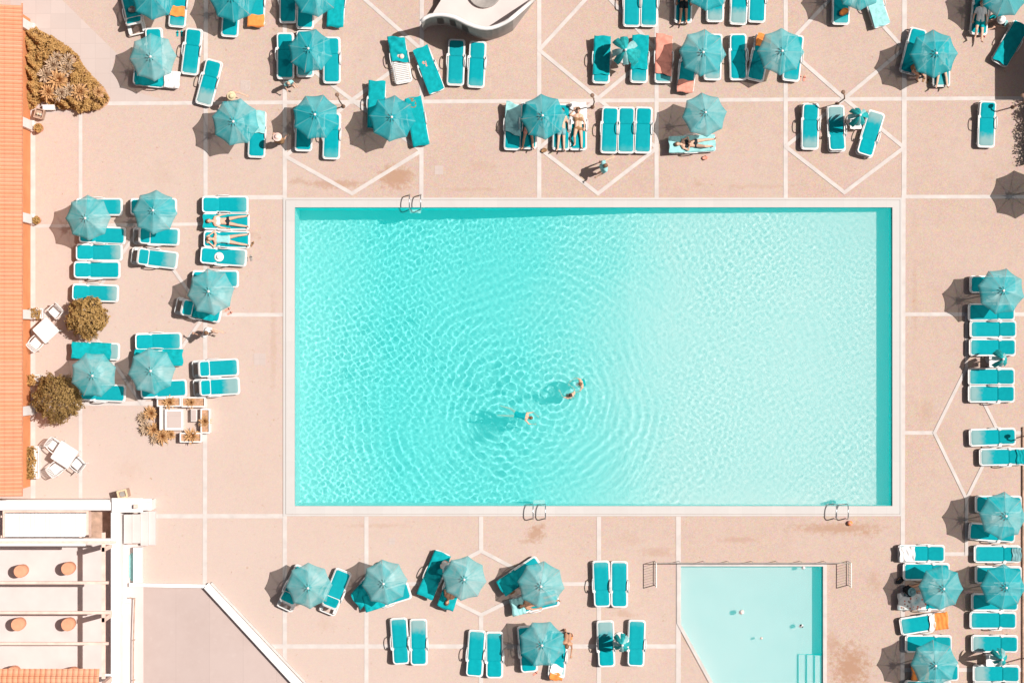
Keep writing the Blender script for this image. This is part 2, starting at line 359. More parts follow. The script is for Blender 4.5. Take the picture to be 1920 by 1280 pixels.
sheet('pale_plaza', [[P(x, y) for x, y in ((20, -200), (-90 + 112, -200), (112, -4), (219, 101), (211, 122), (214, 142), (223, 157), (244, 170), (307, 187), (265, 192), (205, 193), (190, 207), (20, 216))]], .003, M['plaza'])

bands = []
def L(x0, y0, x1, y1, wpx=7): bands.append((x0, y0, x1, y1, wpx))
for seg in ((66, 195, 1960, 184, 7), (386, 370, 533, 370, 8), (66, 424, 386, 420, 6), (386, 590, 533, 590, 7), (66, 590, 151, 590, 6), (66, 756, 386, 756, 8),
            (242, 967, 534, 967, 8), (470, 1211, 1272, 1211, 8), (1694, 589, 1960, 589, 7), (1694, 811, 1752, 811, 7), (1873, 811, 1960, 811, 7), (1694, 1038, 1960, 1038, 7), (1694, 1255, 1960, 1255, 7), (1694, 369, 1960, 369, 7),
            (151, 213, 151, 936, 7), (62, 205, 62, 936, 9), (386, -40, 384, 1094, 8), (534, -40, 534, 372, 8), (534, 966, 534, 1262, 8), (791, -40, 790, 369, 8), (1011, -40, 1011, 369, 8), (1231, -40, 1231, 369, 8),
            (1473, -40, 1473, 369, 8), (1696, -40, 1695, 369, 9), (1694, 369, 1692, 1320, 8), (687, 970, 687, 1320, 8), (902, 970, 902, 1032, 8), (902, 1152, 902, 1320, 8), (1123, 970, 1123, 1320, 8), (1272, 970, 1272, 1320, 9),
            (660, 188, 790, 283, 7), (790, 283, 660, 363, 7), (660, 363, 535, 293, 7), (535, 293, 660, 188, 7), (660, 188, 790, 93, 7), (790, 93, 660, -22, 7), (660, -22, 535, 93, 7), (535, 93, 660, 188, 7),
            (1121, 185, 1231, 278, 7), (1231, 278, 1121, 363, 7), (1121, 363, 1011, 278, 7), (1011, 278, 1121, 185, 7), (1121, 185, 1231, 94, 7), (1231, 94, 1121, -26, 7), (1121, -26, 1011, 94, 7), (1011, 94, 1121, 185, 7),
            (1583, 185, 1695, 277, 7), (1695, 277, 1583, 361, 7), (1583, 361, 1473, 275, 7), (1473, 275, 1583, 185, 7), (1583, 185, 1695, 92, 7), (1695, 92, 1588, -26, 7), (1583, -30, 1473, 88, 7), (1473, 88, 1583, 185, 7),
            (266, 422, 151, 590, 6), (151, 590, 266, 756, 6), (266, 756, 385, 590, 6), (385, 590, 266, 422, 6),
            (1812, 690, 1752, 811, 6), (1752, 811, 1812, 935, 6), (1812, 935, 1873, 811, 6), (1873, 811, 1812, 690, 6), (1812, 589, 1812, 690, 6), (1812, 935, 1812, 1038, 6),
            (902, 1032, 1020, 1094, 7), (1020, 1094, 902, 1152, 7), (902, 1152, 785, 1094, 7), (785, 1094, 902, 1032, 7), (1020, 1094, 1123, 1094, 7), (687, 1094, 785, 1094, 7)): L(*seg)
mb = MB()
for i, (x0, y0, x1, y1, wpx) in enumerate(bands):
    a, b = P(x0, y0), P(x1, y1); d = (b - a).normalized(); a -= d * .05; b += d * .05
    nn = Vector((-d.y, d.x, 0)) * wpx / K / 2; z = Vector((0, 0, .004 + .0004 * i))
    mb.add([a - nn + z, b - nn + z, b + nn + z, a + nn + z], [(0, 1, 2, 3)])
mb.obj('paving_bands', M['band'], kind='structure')

def rectp(x0, x1, y0, y1): return [P(x0, y0), P(x1, y0), P(x1, y1), P(x0, y1)]
def frame_loops(mb, o, i, z0, z1): mb.ring([(p.x, p.y) for p in o], [(p.x, p.y) for p in i], z0, z1)
mb = MB()
frame_loops(mb, rectp(531, 1691, 371, 967)[::-1], rectp(535.5, 1687.5, 375, 963.5)[::-1], -.05, .034)
frame_loops(mb, rectp(536.2, 1686.8, 375.7, 962.8)[::-1], rectp(PX0, PX1, PY0, PY1)[::-1], -.05, .045)
mb.obj('pool_coping', M['coping'], kind='structure')
# main basin: deep end by the building, sloping up
dep = [(PX0, -2.75), (860, -2.6), (1180, -1.35), (PX1, -.98)]
y0w, y1w = P(0, PY1).y, P(0, PY0).y
mb = MB()
for i in range(3):
    a, b = P(dep[i][0], 0).x, P(dep[i + 1][0], 0).x; za, zb = dep[i][1], dep[i + 1][1]
    mb.add([(a, y0w, za), (b, y0w, zb), (b, y1w, zb), (a, y1w, za)], [(0, 1, 2, 3)], 0)
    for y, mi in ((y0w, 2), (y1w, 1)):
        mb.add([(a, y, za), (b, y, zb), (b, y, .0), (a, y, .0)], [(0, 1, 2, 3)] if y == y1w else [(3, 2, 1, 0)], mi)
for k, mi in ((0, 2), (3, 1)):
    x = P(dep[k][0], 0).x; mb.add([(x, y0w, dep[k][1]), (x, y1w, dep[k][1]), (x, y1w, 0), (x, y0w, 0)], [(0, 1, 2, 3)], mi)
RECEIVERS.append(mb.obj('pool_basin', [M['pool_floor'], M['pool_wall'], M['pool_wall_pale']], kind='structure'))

def water_mesh(name, x0, x1, ya, yb, step, fn, level):
    nx, ny = int((x1 - x0) / step), int((yb - ya) / step)
    X, Y = np.meshgrid(np.linspace(x0, x1, nx), np.linspace(ya, yb, ny)); Z = fn(X, Y) + level
    V = np.stack([X, Y, Z], -1).reshape(-1, 3).astype(np.float32); idx = np.arange(nx * ny).reshape(ny, nx)
    F = np.stack([idx[:-1, :-1], idx[:-1, 1:], idx[1:, 1:], idx[1:, :-1]], -1).reshape(-1, 4).astype(np.int32)
    me = bpy.data.meshes.new(name); me.vertices.add(len(V)); me.vertices.foreach_set('co', V.ravel()); me.loops.add(F.size)
    me.loops.foreach_set('vertex_index', F.ravel()); me.polygons.add(len(F)); me.polygons.foreach_set('loop_start', np.arange(0, F.size, 4).astype(np.int32))
    me.update(); me.validate(); me.polygons.foreach_set('use_smooth', np.ones(len(F), bool)); me.materials.append(M['water'])
    o = link(name, me, kind='structure'); o.cycles.is_caustics_caster = True; return o
SW = P(1030, 752)
def waves(X, Y):
    r = np.random.default_rng(11); Z = np.zeros_like(X)
    big = .75 + .35 * np.sin(.55 * X + .3 * Y + 1) * np.sin(.35 * X - .6 * Y)
    fall = np.interp(X, [-9, -4, 3, 15.8], [1.0, 1.05, .95, 1.0])
    for i in range(70):
        lam = r.uniform(.14, .36); k = 2 * math.pi / lam; th = r.uniform(0, 2 * math.pi)
        mod = .55 + .45 * np.sin(r.uniform(-.9, .9) * X + r.uniform(-.9, .9) * Y + r.uniform(0, 6.3))
        Z += .00037 * (lam / .30) ** 1.6 * mod * np.sin(k * (X * math.cos(th) + Y * math.sin(th)) + r.uniform(0, 6.3))
    Z *= big * fall
    R = np.hypot(X - SW.x, Y - SW.y); A = np.arctan2(Y - SW.y, X - SW.x)
    w1 = np.exp(-R / 6.5) * (1 - np.exp(-(R / .9) ** 2)) * (.75 + .25 * np.sin(3 * A + .6 * R))
    ph = .16 * np.sin(1.3 * X + .8 * Y) + .13 * np.sin(-.9 * X + 1.7 * Y + 2) + .06 * np.sin(5 * A)
    br = np.clip(.35 + .65 * np.sin(2.3 * A + .9 * R + 1.5 * np.sin(.8 * X)) * np.sin(4.1 * A - .7 * R + 1.2 * np.sin(.9 * Y)) + .40, .15, 1.25)
    Z += .0040 * w1 * br * (np.sin(2 * math.pi * (R + ph) / .46) + .30 * np.sin(2 * math.pi * (R - ph) / .29))
    for px, py in ((978, 778), (1075, 735)):
        q = P(px, py); R2 = np.hypot(X - q.x, Y - q.y); Z += .004 * np.exp(-R2 / 1.2) * np.sin(2 * math.pi * R2 / .30)
    return Z
RECEIVERS_W = water_mesh('water', P(PX0, 0).x, P(PX1, 0).x, y0w, y1w, .027, waves, -.055)

# wading pool
xs0, xs1 = P(1275, 0).x, P(1543, 0).x
wd = -.72
inner = [P(x, y) for x, y in WPOOL]; outer = [P(x, y) for x, y in ((1269, 1054), (1550, 1054), (1550, 1408), (1399, 1408), (1269, 1168))]
mb = MB(); mb.ring([(p.x, p.y) for p in outer][::-1], [(p.x, p.y) for p in inner][::-1], -.05, .05)
mb.obj('wading_pool_coping', M['band'], kind='structure')
mb = MB(); mb.add([(p.x, p.y, wd) for p in inner], [(4, 3, 2, 1, 0)], 0)
for i in range(5):
    a, b = inner[i], inner[(i + 1) % 5]
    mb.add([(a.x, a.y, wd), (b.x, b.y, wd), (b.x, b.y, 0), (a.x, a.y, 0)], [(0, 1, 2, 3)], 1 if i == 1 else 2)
for k, (xa, xb, z) in enumerate(((1529, 1542.5, -.17), (1515, 1529, -.36), (1500, 1515, -.55))):
    a, b = P(xa, 1229), P(xb, 1399)
    mb.box(((a.x + b.x) / 2, (a.y + b.y) / 2, (z + wd) / 2), (b.x - a.x, a.y - b.y, z - wd), mi=0)
    for q in range(len(mb.m) - 6, len(mb.m)): mb.m[q] = 0 if q == len(mb.m) - 5 else 1  # riser sides in the shade teal, painting the step shadows
RECEIVERS.append(mb.obj('wading_pool_basin', [M['wading_floor'], M['pool_wall'], M['pool_wall_pale']], kind='structure'))
def calm(X, Y):
    r = np.random.default_rng(5); Z = np.zeros_like(X)
    for i in range(14):
        lam = r.uniform(.5, 1.3); k = 2 * math.pi / lam; th = r.uniform(0, 6.3); Z += .00022 * np.sin(k * (X * math.cos(th) + Y * math.sin(th)) + r.uniform(0, 6.3))
    return Z
# the calm sheet is trimmed to the slanted edge of the basin
wm = water_mesh('wading_pool_water', xs0, xs1, P(0, 1400).y, P(0, 1061).y, .08, calm, -.05)
me = wm.data; ca, cb = inner[4], inner[3]
import bmesh
bm = bmesh.new(); bm.from_mesh(me); nrm = Vector((-(cb.y - ca.y), cb.x - ca.x, 0)).normalized()
if nrm.dot(P(1300, 1300) - ca) < 0: nrm = -nrm
bmesh.ops.bisect_plane(bm, geom=bm.verts[:] + bm.edges[:] + bm.faces[:], plane_co=ca, plane_no=nrm, clear_outer=True)
bm.to_mesh(me); bm.free(); me.polygons.foreach_set('use_smooth', [True] * len(me.polygons))

# ------------------------------------------------------------------ tiled building on the building side
bld = thing('tiled_building', 'long building with orange ribbed tile roof and orange wall along the deck', 'building')
ex = P(42, 0, 3.0).x; wx = P(57, 0).x; yt = P(0, 6, 3).y; yb = P(0, 930, 3).y
rib = .158; nr = int((yt - yb) / rib)
mb = MB(); prof = [(0, 0), (.18, .045), (.5, .07), (.82, .045)]
rows = []
nc = 30
ys = [(yb + (i + u) * rib, z) for i in range(nr) for u, z in prof] + [(yb + nr * rib, 0)]
for j in range(nc + 1):
    for lip in (0, 1):
        t = j + (0 if lip == 0 else .02); x = ex - t * .33; zb = 3.0 + t * .33 * .30 - (.03 if lip else 0)
        rows.append([(x, y, zb + z) for y, z in ys])
n0 = len(ys)
vs = [p for r in rows for p in r]
mb.add(vs, [(j * n0 + i, j * n0 + i + 1, (j + 1) * n0 + i + 1, (j + 1) * n0 + i) for j in range(len(rows) - 1) for i in range(n0 - 1)])
mb.obj('roof', M['roof_tiles'], bld)
mb = MB(); mb.box((wx - .15 - 4, (yt + yb) / 2, 1.45), (8.3, yt - yb - .4, 2.9)); mb.obj('wall', M['orange_wall'], bld)
mb = MB(); mb.box((ex - .03, (yt + yb) / 2, 2.93), (.05, yt - yb, .10)); mb.obj('gutter', M['terracotta'], bld)
for y in (55, 237, 412, 590, 768):
    c = P(55, y); mb = MB(); mb.box((wx + .075, c.y, 1.42), (.15, .38, 2.84)); mb.box((wx + .10, c.y, .1), (.20, .44, .2)); mb.obj('pillar', M['white_paint'], bld)

# ------------------------------------------------------------------ terrace and pergola in the corner
ter = thing('terrace', 'white walled terrace with pale pink floor beside the tiled building', 'terrace')
def zbox(mb, x0, x1, y0, y1, z0, z1, h=None, mi=0):
    a, b = P(x0, y0, h or 0), P(x1, y1, h or 0); mb.box(((a.x + b.x) / 2, (a.y + b.y) / 2, (z0 + z1) / 2), (b.x - a.x, a.y - b.y, z1 - z0), mi=mi)
mb = MB(); zbox(mb, -300, 216, 955, 1420, .004, .05); zbox(mb, 226, 269, 1020, 1420, .004, .05); mb.obj('floor', M['pink_floor'], ter)
mb = MB(); zbox(mb, 148, 208, 959, 1012, .05, .062); mb.obj('timber_deck', M['brown_timber'], ter)  # flat brown panel over this part of the floor
mb = MB(); zbox(mb, -300, 284, 937, 956, 0, 1.0, 1.0); mb.obj('parapet', M['white_paint'], ter)
mb = MB(); zbox(mb, 208, 225, 957, 1420, 0, .998, 1.0); mb.obj('parapet', M['white_paint'], ter)
mb = MB(); zbox(mb, 210, 268, 933, 960, 1.0, 1.10, 1.05); zbox(mb, 210, 285, 934, 940, 1.1, 1.16, 1.1); mb.obj('coping_cap', M['white_plastic'], ter)
mb = MB(); zbox(mb, 252, 259, 945, 952, 1.10, 1.30, 1.1); mb.obj('post_stub', M['peach_timber'], ter)
mb = MB()
for x0, x1, z, y0, y1 in ((237, 252, .62, 962, 1016), (252, 266, .46, 962, 1016), (266, 280, .31, 957, 1021), (280, 293, .16, 957, 1021)): zbox(mb, x0, x1, y0, y1, 0, z)
mb.obj('staircase', M['pink_floor'], ter)
mb = MB(); zbox(mb, 253, 269, 1024, 1090, .05, .40); mb.obj('low_wall', M['white_paint'], ter)
mb = MB(); a, b = P(243, 1036), P(253, 1088)
mb.prism([(a.x, a.y - .1), (a.x + .07, a.y), (b.x, a.y), (b.x, b.y), (a.x + .07, b.y), (a.x, b.y + .2)], .05, .09); mb.obj('shower_tray', M['pale_teal_cloth'], ter, label='pale teal shower tray')
mb = MB(); zbox(mb, 226, 243, 1130, 1150, .05, .3); mb.obj('wall_block', M['white_paint'], ter)

per = thing('pergola', 'peach timber pergola of slim beams over the pink terrace floor', 'pergola')
for y in (1092, 1148, 1206):
    mb = MB(); zbox(mb, -300, 203 if y != 1148 else 209, y - 2.6, y + 2.6, 2.72, 2.84, 2.84); mb.obj('rafter', M['peach_timber'], per)
mb = MB(); zbox(mb, -300, 207, 1009, 1014, 2.74, 2.86, 2.86); mb.obj('white_rafter', M['white_paint'], per)
mb = MB(); zbox(mb, -300, 160, 1018.5, 1023, 2.74, 2.86, 2.86); mb.obj('white_rafter', M['white_paint'], per)
mb = MB(); zbox(mb, -300, 217, 1014.4, 1018.2, 2.70, 2.80, 2.80); mb.obj('rafter', M['peach_timber'], per)
mb = MB(); zbox(mb, 190.5, 197, 998, 1272, 2.56, 2.70, 2.70); mb.obj('beam', M['peach_timber'], per)
for y in (1018, 1146, 1265):
    mb = MB(); zbox(mb, 212, 219, y - 4, y + 4, 1.0, 2.70); mb.obj('post', M['peach_timber'], per)
    mb = MB(); zbox(mb, 197, 216, y - 2, y + 2, 2.58, 2.68, 2.7); mb.obj('bracket', M['white_paint'], per)

tr = thing('tiled_wall_cap', 'short ridge of terracotta tiles at the end of the pergola', 'tiled roof')
mb = MB(); a, b = P(-150, 1253, 2.6), P(193, 1300, 2.6)
nseg = int((b.x - a.x) / .22)
vs = []; 
for i in range(nseg * 4 + 1):
    x = a.x + i * .22 / 4; z = 2.55 + .05 * abs(math.sin(math.pi * i / 4)); vs += [(x, a.y, z), (x, a.y - .26, z + .10), (x, a.y - .30, z + .19), (x, b.y, z + .24)]
mb.add(vs, [(i * 4 + j, i * 4 + j + 1, (i + 1) * 4 + j + 1, (i + 1) * 4 + j) for i in range(nseg * 4) for j in range(3)]); mb.obj('tiles', M['roof_tiles'], tr)
mb = MB(); zbox(mb, -150, 183, 1266, 1300, 0, 2.5); mb.obj('wall', M['white_paint'], tr)

bar = thing('white_bench', 'long white slatted bench top in a peach frame behind the terrace parapet', 'bench')
mb = MB(); zbox(mb, 5, 8, 960, 1007, .3, .9, .9); zbox(mb, 162, 166, 960, 1007, .3, .9, .9); zbox(mb, 5, 166, 957, 960, .3, .9, .9); mb.obj('frame', M['peach_timber'], bar)
mb = MB()
for i in range(22):
    x = 8.6 + i * 7; zbox(mb, x, x + 6.4, 962, 1006, .82 - .012 * (i % 3), .89 - .012 * (i % 3), .9)
mb.obj('top', M['white_paint'], bar)
for x in (12, 158):
    for y in (965, 1002): mb = MB(); zbox(mb, x - 2, x + 2, y - 2, y + 2, .05, .82); mb.obj('leg', M['peach_timber'], bar)
G = 'terracotta stools on the terrace'
for x, y, l in ((37, 1071, 'round terracotta stool near the terrace wall with a pergola beam close behind'), (126, 1066, 'round terracotta stool beside the beam shadow, nearest the white bench'),
                (32, 1171, 'round terracotta stool between two rafters, farthest from the parapet'), (126, 1171, 'round terracotta stool between two rafters, on the beam shadow'),
                (22, 1262, 'round terracotta stool half hidden by the tile ridge, far from the parapet'), (134, 1264, 'round terracotta stool half hidden by the tile ridge, towards the parapet')):
    t = thing('stool', l, 'stool', G, P(x, y, .8).xy.to_3d() + Vector((0, 0, .05)))
    mb = MB(); mb.lathe([(.20, 0), (.24, .08), (.265, .4), (.262, .66), (.22, .68)], n=24); mb.obj('body', M['terracotta'], t, True)
    mb = MB(); mb.lathe([(.255, .68), (.262, .70), (.25, .745), (.05, .755)], n=24); mb.obj('seat', M['terracotta'], t)

# lower court with white parapet
sheet('sunken_court', [[P(x, y) for x, y in ((269, 1099), (384, 1102), (556, 1291), (660, 1420), (269, 1420))]], .010, M['court_floor'])
cw = thing('court_wall', 'low white parapet running diagonally round the grey-pink court', 'wall')
def wallseg(name, pts, wd_, h, mat, par):
    mb = MB()
    for i in range(len(pts) - 1):
        a, b = P(*pts[i], h), P(*pts[i + 1], h); d = (b - a).normalized(); nn = Vector((-d.y, d.x, 0)) * wd_ / 2
        mb.prism([a - nn, b - nn, b + nn, a + nn], 0, h + .002 * i)
    return mb.obj(name, mat, par)
wallseg('wall', [(242, 1096), (385, 1098.5)], .15, .24, M['white_paint'], cw)
wallseg('wall', [(386, 1097), (562, 1285), (640, 1380)], .30, .24, M['white_paint'], cw)
wallseg('coping_rail', [(383, 1101), (557, 1290), (636, 1386)], .06, .29, M['white_plastic'], cw)
wallseg('kerb', [(396, 1092), (571, 1278), (650, 1372)], .10, .12, M['band'], cw)
hr = thing('handrail', 'thin brown handrail along the edge of the court', 'handrail')
mb = MB(); mb.tube([P(243, 1120, .3), P(252.5, 1121, .3), P(250, 1200, .3), P(249, 1420, .3)], .028, 8); mb.obj('rail', M['brown_timber'], hr)
for y in (1122, 1200, 1275): mb = MB(); p = P(251, y, .3); mb.tube([(p.x, p.y, 0), (p.x, p.y, .29)], .02, 6); mb.obj('post', M['brown_timber'], hr)

# ------------------------------------------------------------------ curved white pavilion at the top of the deck
pav = thing('curved_pavilion', 'curved white pavilion with wavy front wall at the far side of the deck', 'pavilion')
fr = [(790, 44, 2.3), (797, 37, 2.35), (806, 33, 2.4), (818, 31, 2.45), (830, 31, 2.5), (842, 33, 2.55), (853, 36, 2.6), (865, 42, 2.65), (877, 48, 2.7), (890, 53, 2.75), (902, 56, 2.8), (912, 57, 2.85), (922, 56, 2.9), (934, 52, 2.95), (947, 46, 3.0), (955, 41, 3.1), (962, 36, 3.2)]
top = [P(*p) for p in fr]; base = [Vector((p.x, p.y, 0)) for p in top]
mb = MB(); n0 = len(top); mb.add(base + top, [(i, i + 1, n0 + i + 1, n0 + i) for i in range(n0 - 1)])
rt = P(1004, -3, .6); rt2 = P(1004, -120, .6); lt2 = P(836, -120, .6); lt = P(826, 2, .6)
mb.add([base[-1], Vector((rt.x, rt.y, 0)), rt, top[-1]], [(0, 1, 2, 3)]); mb.add([Vector((rt.x, rt.y, 0)), Vector((rt2.x, rt2.y, 0)), rt2, rt], [(0, 1, 2, 3)])
f0 = base[0] + Vector((0, 0, .6)); mb.add([Vector((lt.x, lt.y, 0)), base[0], f0, lt], [(0, 1, 2, 3)]); mb.add([Vector((lt2.x, lt2.y, 0)), Vector((lt.x, lt.y, 0)), lt, lt2], [(0, 1, 2, 3)])
inn = [b + Vector((0, .13, 0)) for b in base]
mb.add([p + Vector((0, .13, 0)) for p in top] + inn + top, [(i + 1, i, n0 + i, n0 + i + 1) for i in range(n0 - 1)] + [(2 * n0 + i, 2 * n0 + i + 1, i + 1, i) for i in range(n0 - 1)])
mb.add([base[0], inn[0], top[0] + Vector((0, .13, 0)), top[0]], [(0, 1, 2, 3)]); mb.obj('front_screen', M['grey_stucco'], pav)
up = Vector((0, 0, .02)); rp = [b + Vector((0, .02, .6)) for b in base] + [rt + up, rt2 + up, lt2 + up, lt + up]
mb = MB(); tris = geometry.tessellate_polygon([[Vector((p.x, p.y, 0)) for p in rp]])
mb.add(rp, [t if (rp[t[1]] - rp[t[0]]).cross(rp[t[2]] - rp[t[0]]).z > 0 else (t[0], t[2], t[1]) for t in tris]); mb.obj('roof', M['pink_floor'], pav)
mb = MB(); mb.tube([p + Vector((0, .065, .03)) for p in top] + [rt + Vector((0, 0, .05))], .085, 8); mb.obj('roof_edge', M['white_paint'], pav, True)
mb = MB(); c = P(908, -20, 1.2); mb.lathe([(.01, .0), (.40, .0), (.66, .10), (.70, .11), (.70, -.03), (.66, -.04)][::1], (c.x, c.y, .66), 28); mb.obj('roof_bowl', M['grey_metal'], pav, True)
for i in (3, 5, 7):
    q = [base[i].lerp(top[i], .2), base[i + 1].lerp(top[i + 1], .2), base[i + 1].lerp(top[i + 1], .78), base[i].lerp(top[i], .78)]; d = (base[i + 1] - base[i]).normalized(); nn = Vector((d.y, -d.x, 0)) * .012
    mb = MB(); mb.add([p + nn for p in q], [(0, 1, 2, 3)]); mb.obj('window_panel', M['window_dark'] , pav)  # dark panels standing in for the shadow on the screen

# ------------------------------------------------------------------ hedge side: canopy roof, hedge, edging
kio = thing('shade_roof', 'flat roofed shade structure beyond the deck edge by the hedge', 'shelter')
mb = MB(); a, b = P(1938, 30), P(2210, 168); mb.box(((a.x + b.x) / 2, (a.y + b.y) / 2, 2.8), (b.x - a.x, a.y - b.y, .08))
mb.obj('roof', M['grey_metal'], kio)
for x in (1950, 2200):
    for y in (40, 160): mb = MB(); p = P(x, y); mb.tube([(p.x, p.y, 0), (p.x, p.y, 2.76)], .05, 8); mb.obj('post', M['white_paint'], kio)
def leaves(mb, pts, nrm, size, seed=0, mi=(0,)):
    r = np.random.default_rng(seed); n = len(pts)
    nr_ = nrm + r.normal(0, .55, (n, 3)); nr_ /= np.linalg.norm(nr_, axis=1)[:, None] + 1e-9
    t = np.cross(nr_, r.normal(0, 1, (n, 3))); t /= np.linalg.norm(t, axis=1)[:, None] + 1e-9; bt = np.cross(nr_, t)
    s = size * r.uniform(.6, 1.35, (n, 1)); wdt = s * r.uniform(.38, .55, (n, 1))
    V = np.stack([pts - t * s, pts + bt * wdt + nr_ * s * .12, pts + t * s, pts - bt * wdt + nr_ * s * .12], 1).reshape(-1, 3)
    b = len(mb.v); mb.v += [tuple(p) for p in V.tolist()]
    mb.f += [(b + 4 * i, b + 4 * i + 1, b + 4 * i + 2, b + 4 * i + 3) for i in range(n)]; mb.m += [int(k) for k in r.choice(mi, n)]
hed = thing('hedge', 'dark clipped hedge along the deck edge beyond the lone lounger', 'hedge')
r_ = np.random.default_rng(4); a, b = P(1938, 302), P(1970, 176); n = 5000
pts = np.stack([r_.uniform(a.x, b.x, n), r_.uniform(a.y, b.y, n), r_.uniform(.1, 1.55, n)], 1); pts[:, 0] += .06 * np.sin(pts[:, 1] * 9)
mb = MB(); leaves(mb, pts, np.tile([[-.3, 0, 1.]], (n, 1)), .06, 3); mb.obj('foliage', M['leaf_dark'], hed)
mb = MB()
for i in range(6): mb.tube([(a.x + .35, a.y + .2 + i * .46, 0), (a.x + .36, a.y + .22 + i * .46, 1.0)], [.03, .012], 6)
mb.obj('stems', M['bark'], hed)
ed = thing('timber_edging', 'brown timber edging board along the hedge side of the deck', 'edging')
mb = MB(); zbox(mb, 1916.5, 1921, 800, 1340, .0, .11); mb.obj('board', M['brown_timber'], ed)
for y in range(812, 1340, 80): mb = MB(); zbox(mb, 1921, 1924, y, y + 3, 0, .2); mb.obj('peg', M['brown_timber'], ed)

# ------------------------------------------------------------------ planting
def round_bush(name, label, x, y, r, h, mat, n, size, seed, group=None):
    c = P(x, y, h * .6); root = thing(name, label, 'shrub', group, (c.x, c.y, 0))
    r_ = np.random.default_rng(seed); d = r_.normal(0, 1, (n, 3)); d[:, 2] = np.abs(d[:, 2]) * .9 - .25; d /= np.linalg.norm(d, axis=1)[:, None]
    az = np.arctan2(d[:, 1], d[:, 0]); el = np.arcsin(np.clip(d[:, 2], -1, 1))
    lump = 1 + .10 * np.sin(5 * az + 3 * el + seed) + .12 * np.sin(9 * az - 11 * el + 2 * seed) * np.sin(8 * el + 3 * az) + .10 * np.sin(17 * az + 13 * el) * np.sin(15 * el)
    rad = (1 - np.abs(r_.normal(0, .13, n))) * lump
    pts = d * rad[:, None] * np.array([r, r, h * .55]) + np.array([0, 0, h * .5])
    mb = MB(); leaves(mb, pts, d, size, seed + 1); mb.obj('crown', mat, root)
    mb = MB(); mb.tube([(0, 0, 0), (.02, .01, h * .3), (0, .03, h * .5)], [.07, .05, .03], 8)
    for k in range(9):
        a = k * .7; mb.tube([(0, 0, h * .2), (r * .35 * math.cos(a), r * .35 * math.sin(a), h * .5), (r * .65 * math.cos(a), r * .65 * math.sin(a), h * (.5 + .25 * (k % 3) / 2))], [.03, .02, .008], 5)
    mb.obj('trunk', M['bark'], root)
round_bush('round_bush', 'round brown-olive bush beside the white square table', 162, 595, .80, 1.5, M['leaf_brown'], 3600, .075, 21)
round_bush('round_bush', 'dense round bush against the wall, close to the parasol with faint shadow', 107, 746, .96, 1.6, M['leaf_olive'], 7500, .052, 22)

bed = [(40, 48), (62, 46), (80, 62), (104, 72), (128, 88), (146, 102), (158, 125), (176, 145), (196, 165), (207, 185), (202, 196), (188, 207), (170, 209), (152, 214), (138, 205), (118, 206), (100, 197), (80, 190), (64, 205), (52, 208), (40, 198)]
bp = np.array([P(*p).xy[:] for p in bed])
def inside(X, Y, poly):
    r = np.zeros(len(X), bool); j = len(poly) - 1
    for i in range(len(poly)):
        xi, yi = poly[i]; xj, yj = poly[j]
        c = ((yi > Y) != (yj > Y)) & (X < (xj - xi) * (Y - yi) / (yj - yi + 1e-12) + xi); r ^= c; j = i
    return r
def edge_dist(X, Y, poly):
    d = np.full(len(X), 9.)
    for i in range(len(poly)):
        a = poly[i]; b = poly[(i + 1) % len(poly)]; ab = b - a
        t = np.clip(((X - a[0]) * ab[0] + (Y - a[1]) * ab[1]) / (ab @ ab), 0, 1); d = np.minimum(d, np.hypot(X - a[0] - t * ab[0], Y - a[1] - t * ab[1]))
    return d
r_ = np.random.default_rng(31); n = 30000
X = r_.uniform(bp[:, 0].min(), bp[:, 0].max(), n); Y = r_.uniform(bp[:, 1].min(), bp[:, 1].max(), n)
k = inside(X, Y, bp); X, Y = X[k], Y[k]; D = edge_dist(X, Y, bp)
ag = [(97, 122, .42, 1), (85, 140, .44, 1), (108, 150, .56, 0), (123, 128, .42, 1), (126, 112, .36, 1), (104, 108, .36, 1), (88, 172, .42, 0), (112, 175, .40, 1), (148, 172, .46, 0), (128, 168, .34, 1), (182, 172, .3, 0)]
lump = .5 + .5 * np.sin(7.1 * X + 2 * np.sin(5 * Y)) * np.sin(6.3 * Y + 2.2 * np.sin(4.1 * X)); H = (.12 + .42 * np.clip(D / .35, 0, 1) + .62 * lump ** 1.5)
keep = (r_.uniform(0, 1, len(X)) < .22 + .8 * lump)
for (x, y, r, g) in ag:
    q = P(x, y, .9); keep &= ~((np.hypot(X - q.x, Y - q.y) < r * .85) & (r_.uniform(0, 1, len(X)) < .93))
X, Y, H, D = X[keep], Y[keep], H[keep], D[keep]
H *= 1 - np.abs(r_.normal(0, .16, len(X)))
sh = thing('shrub_bed', 'big golden-brown shrub bed with spiky agaves beside the tiled roof', 'shrub')
mb = MB(); leaves(mb, np.stack([X, Y, np.clip(H, .03, 2)], 1), np.tile([[0, 0, .8]], (len(X), 1)), .066, 5); mb.obj('foliage', M['leaf_tan'], sh)
sheet('planting_soil', [[P(x, y) for x, y in bed]], .012, M['soil'])

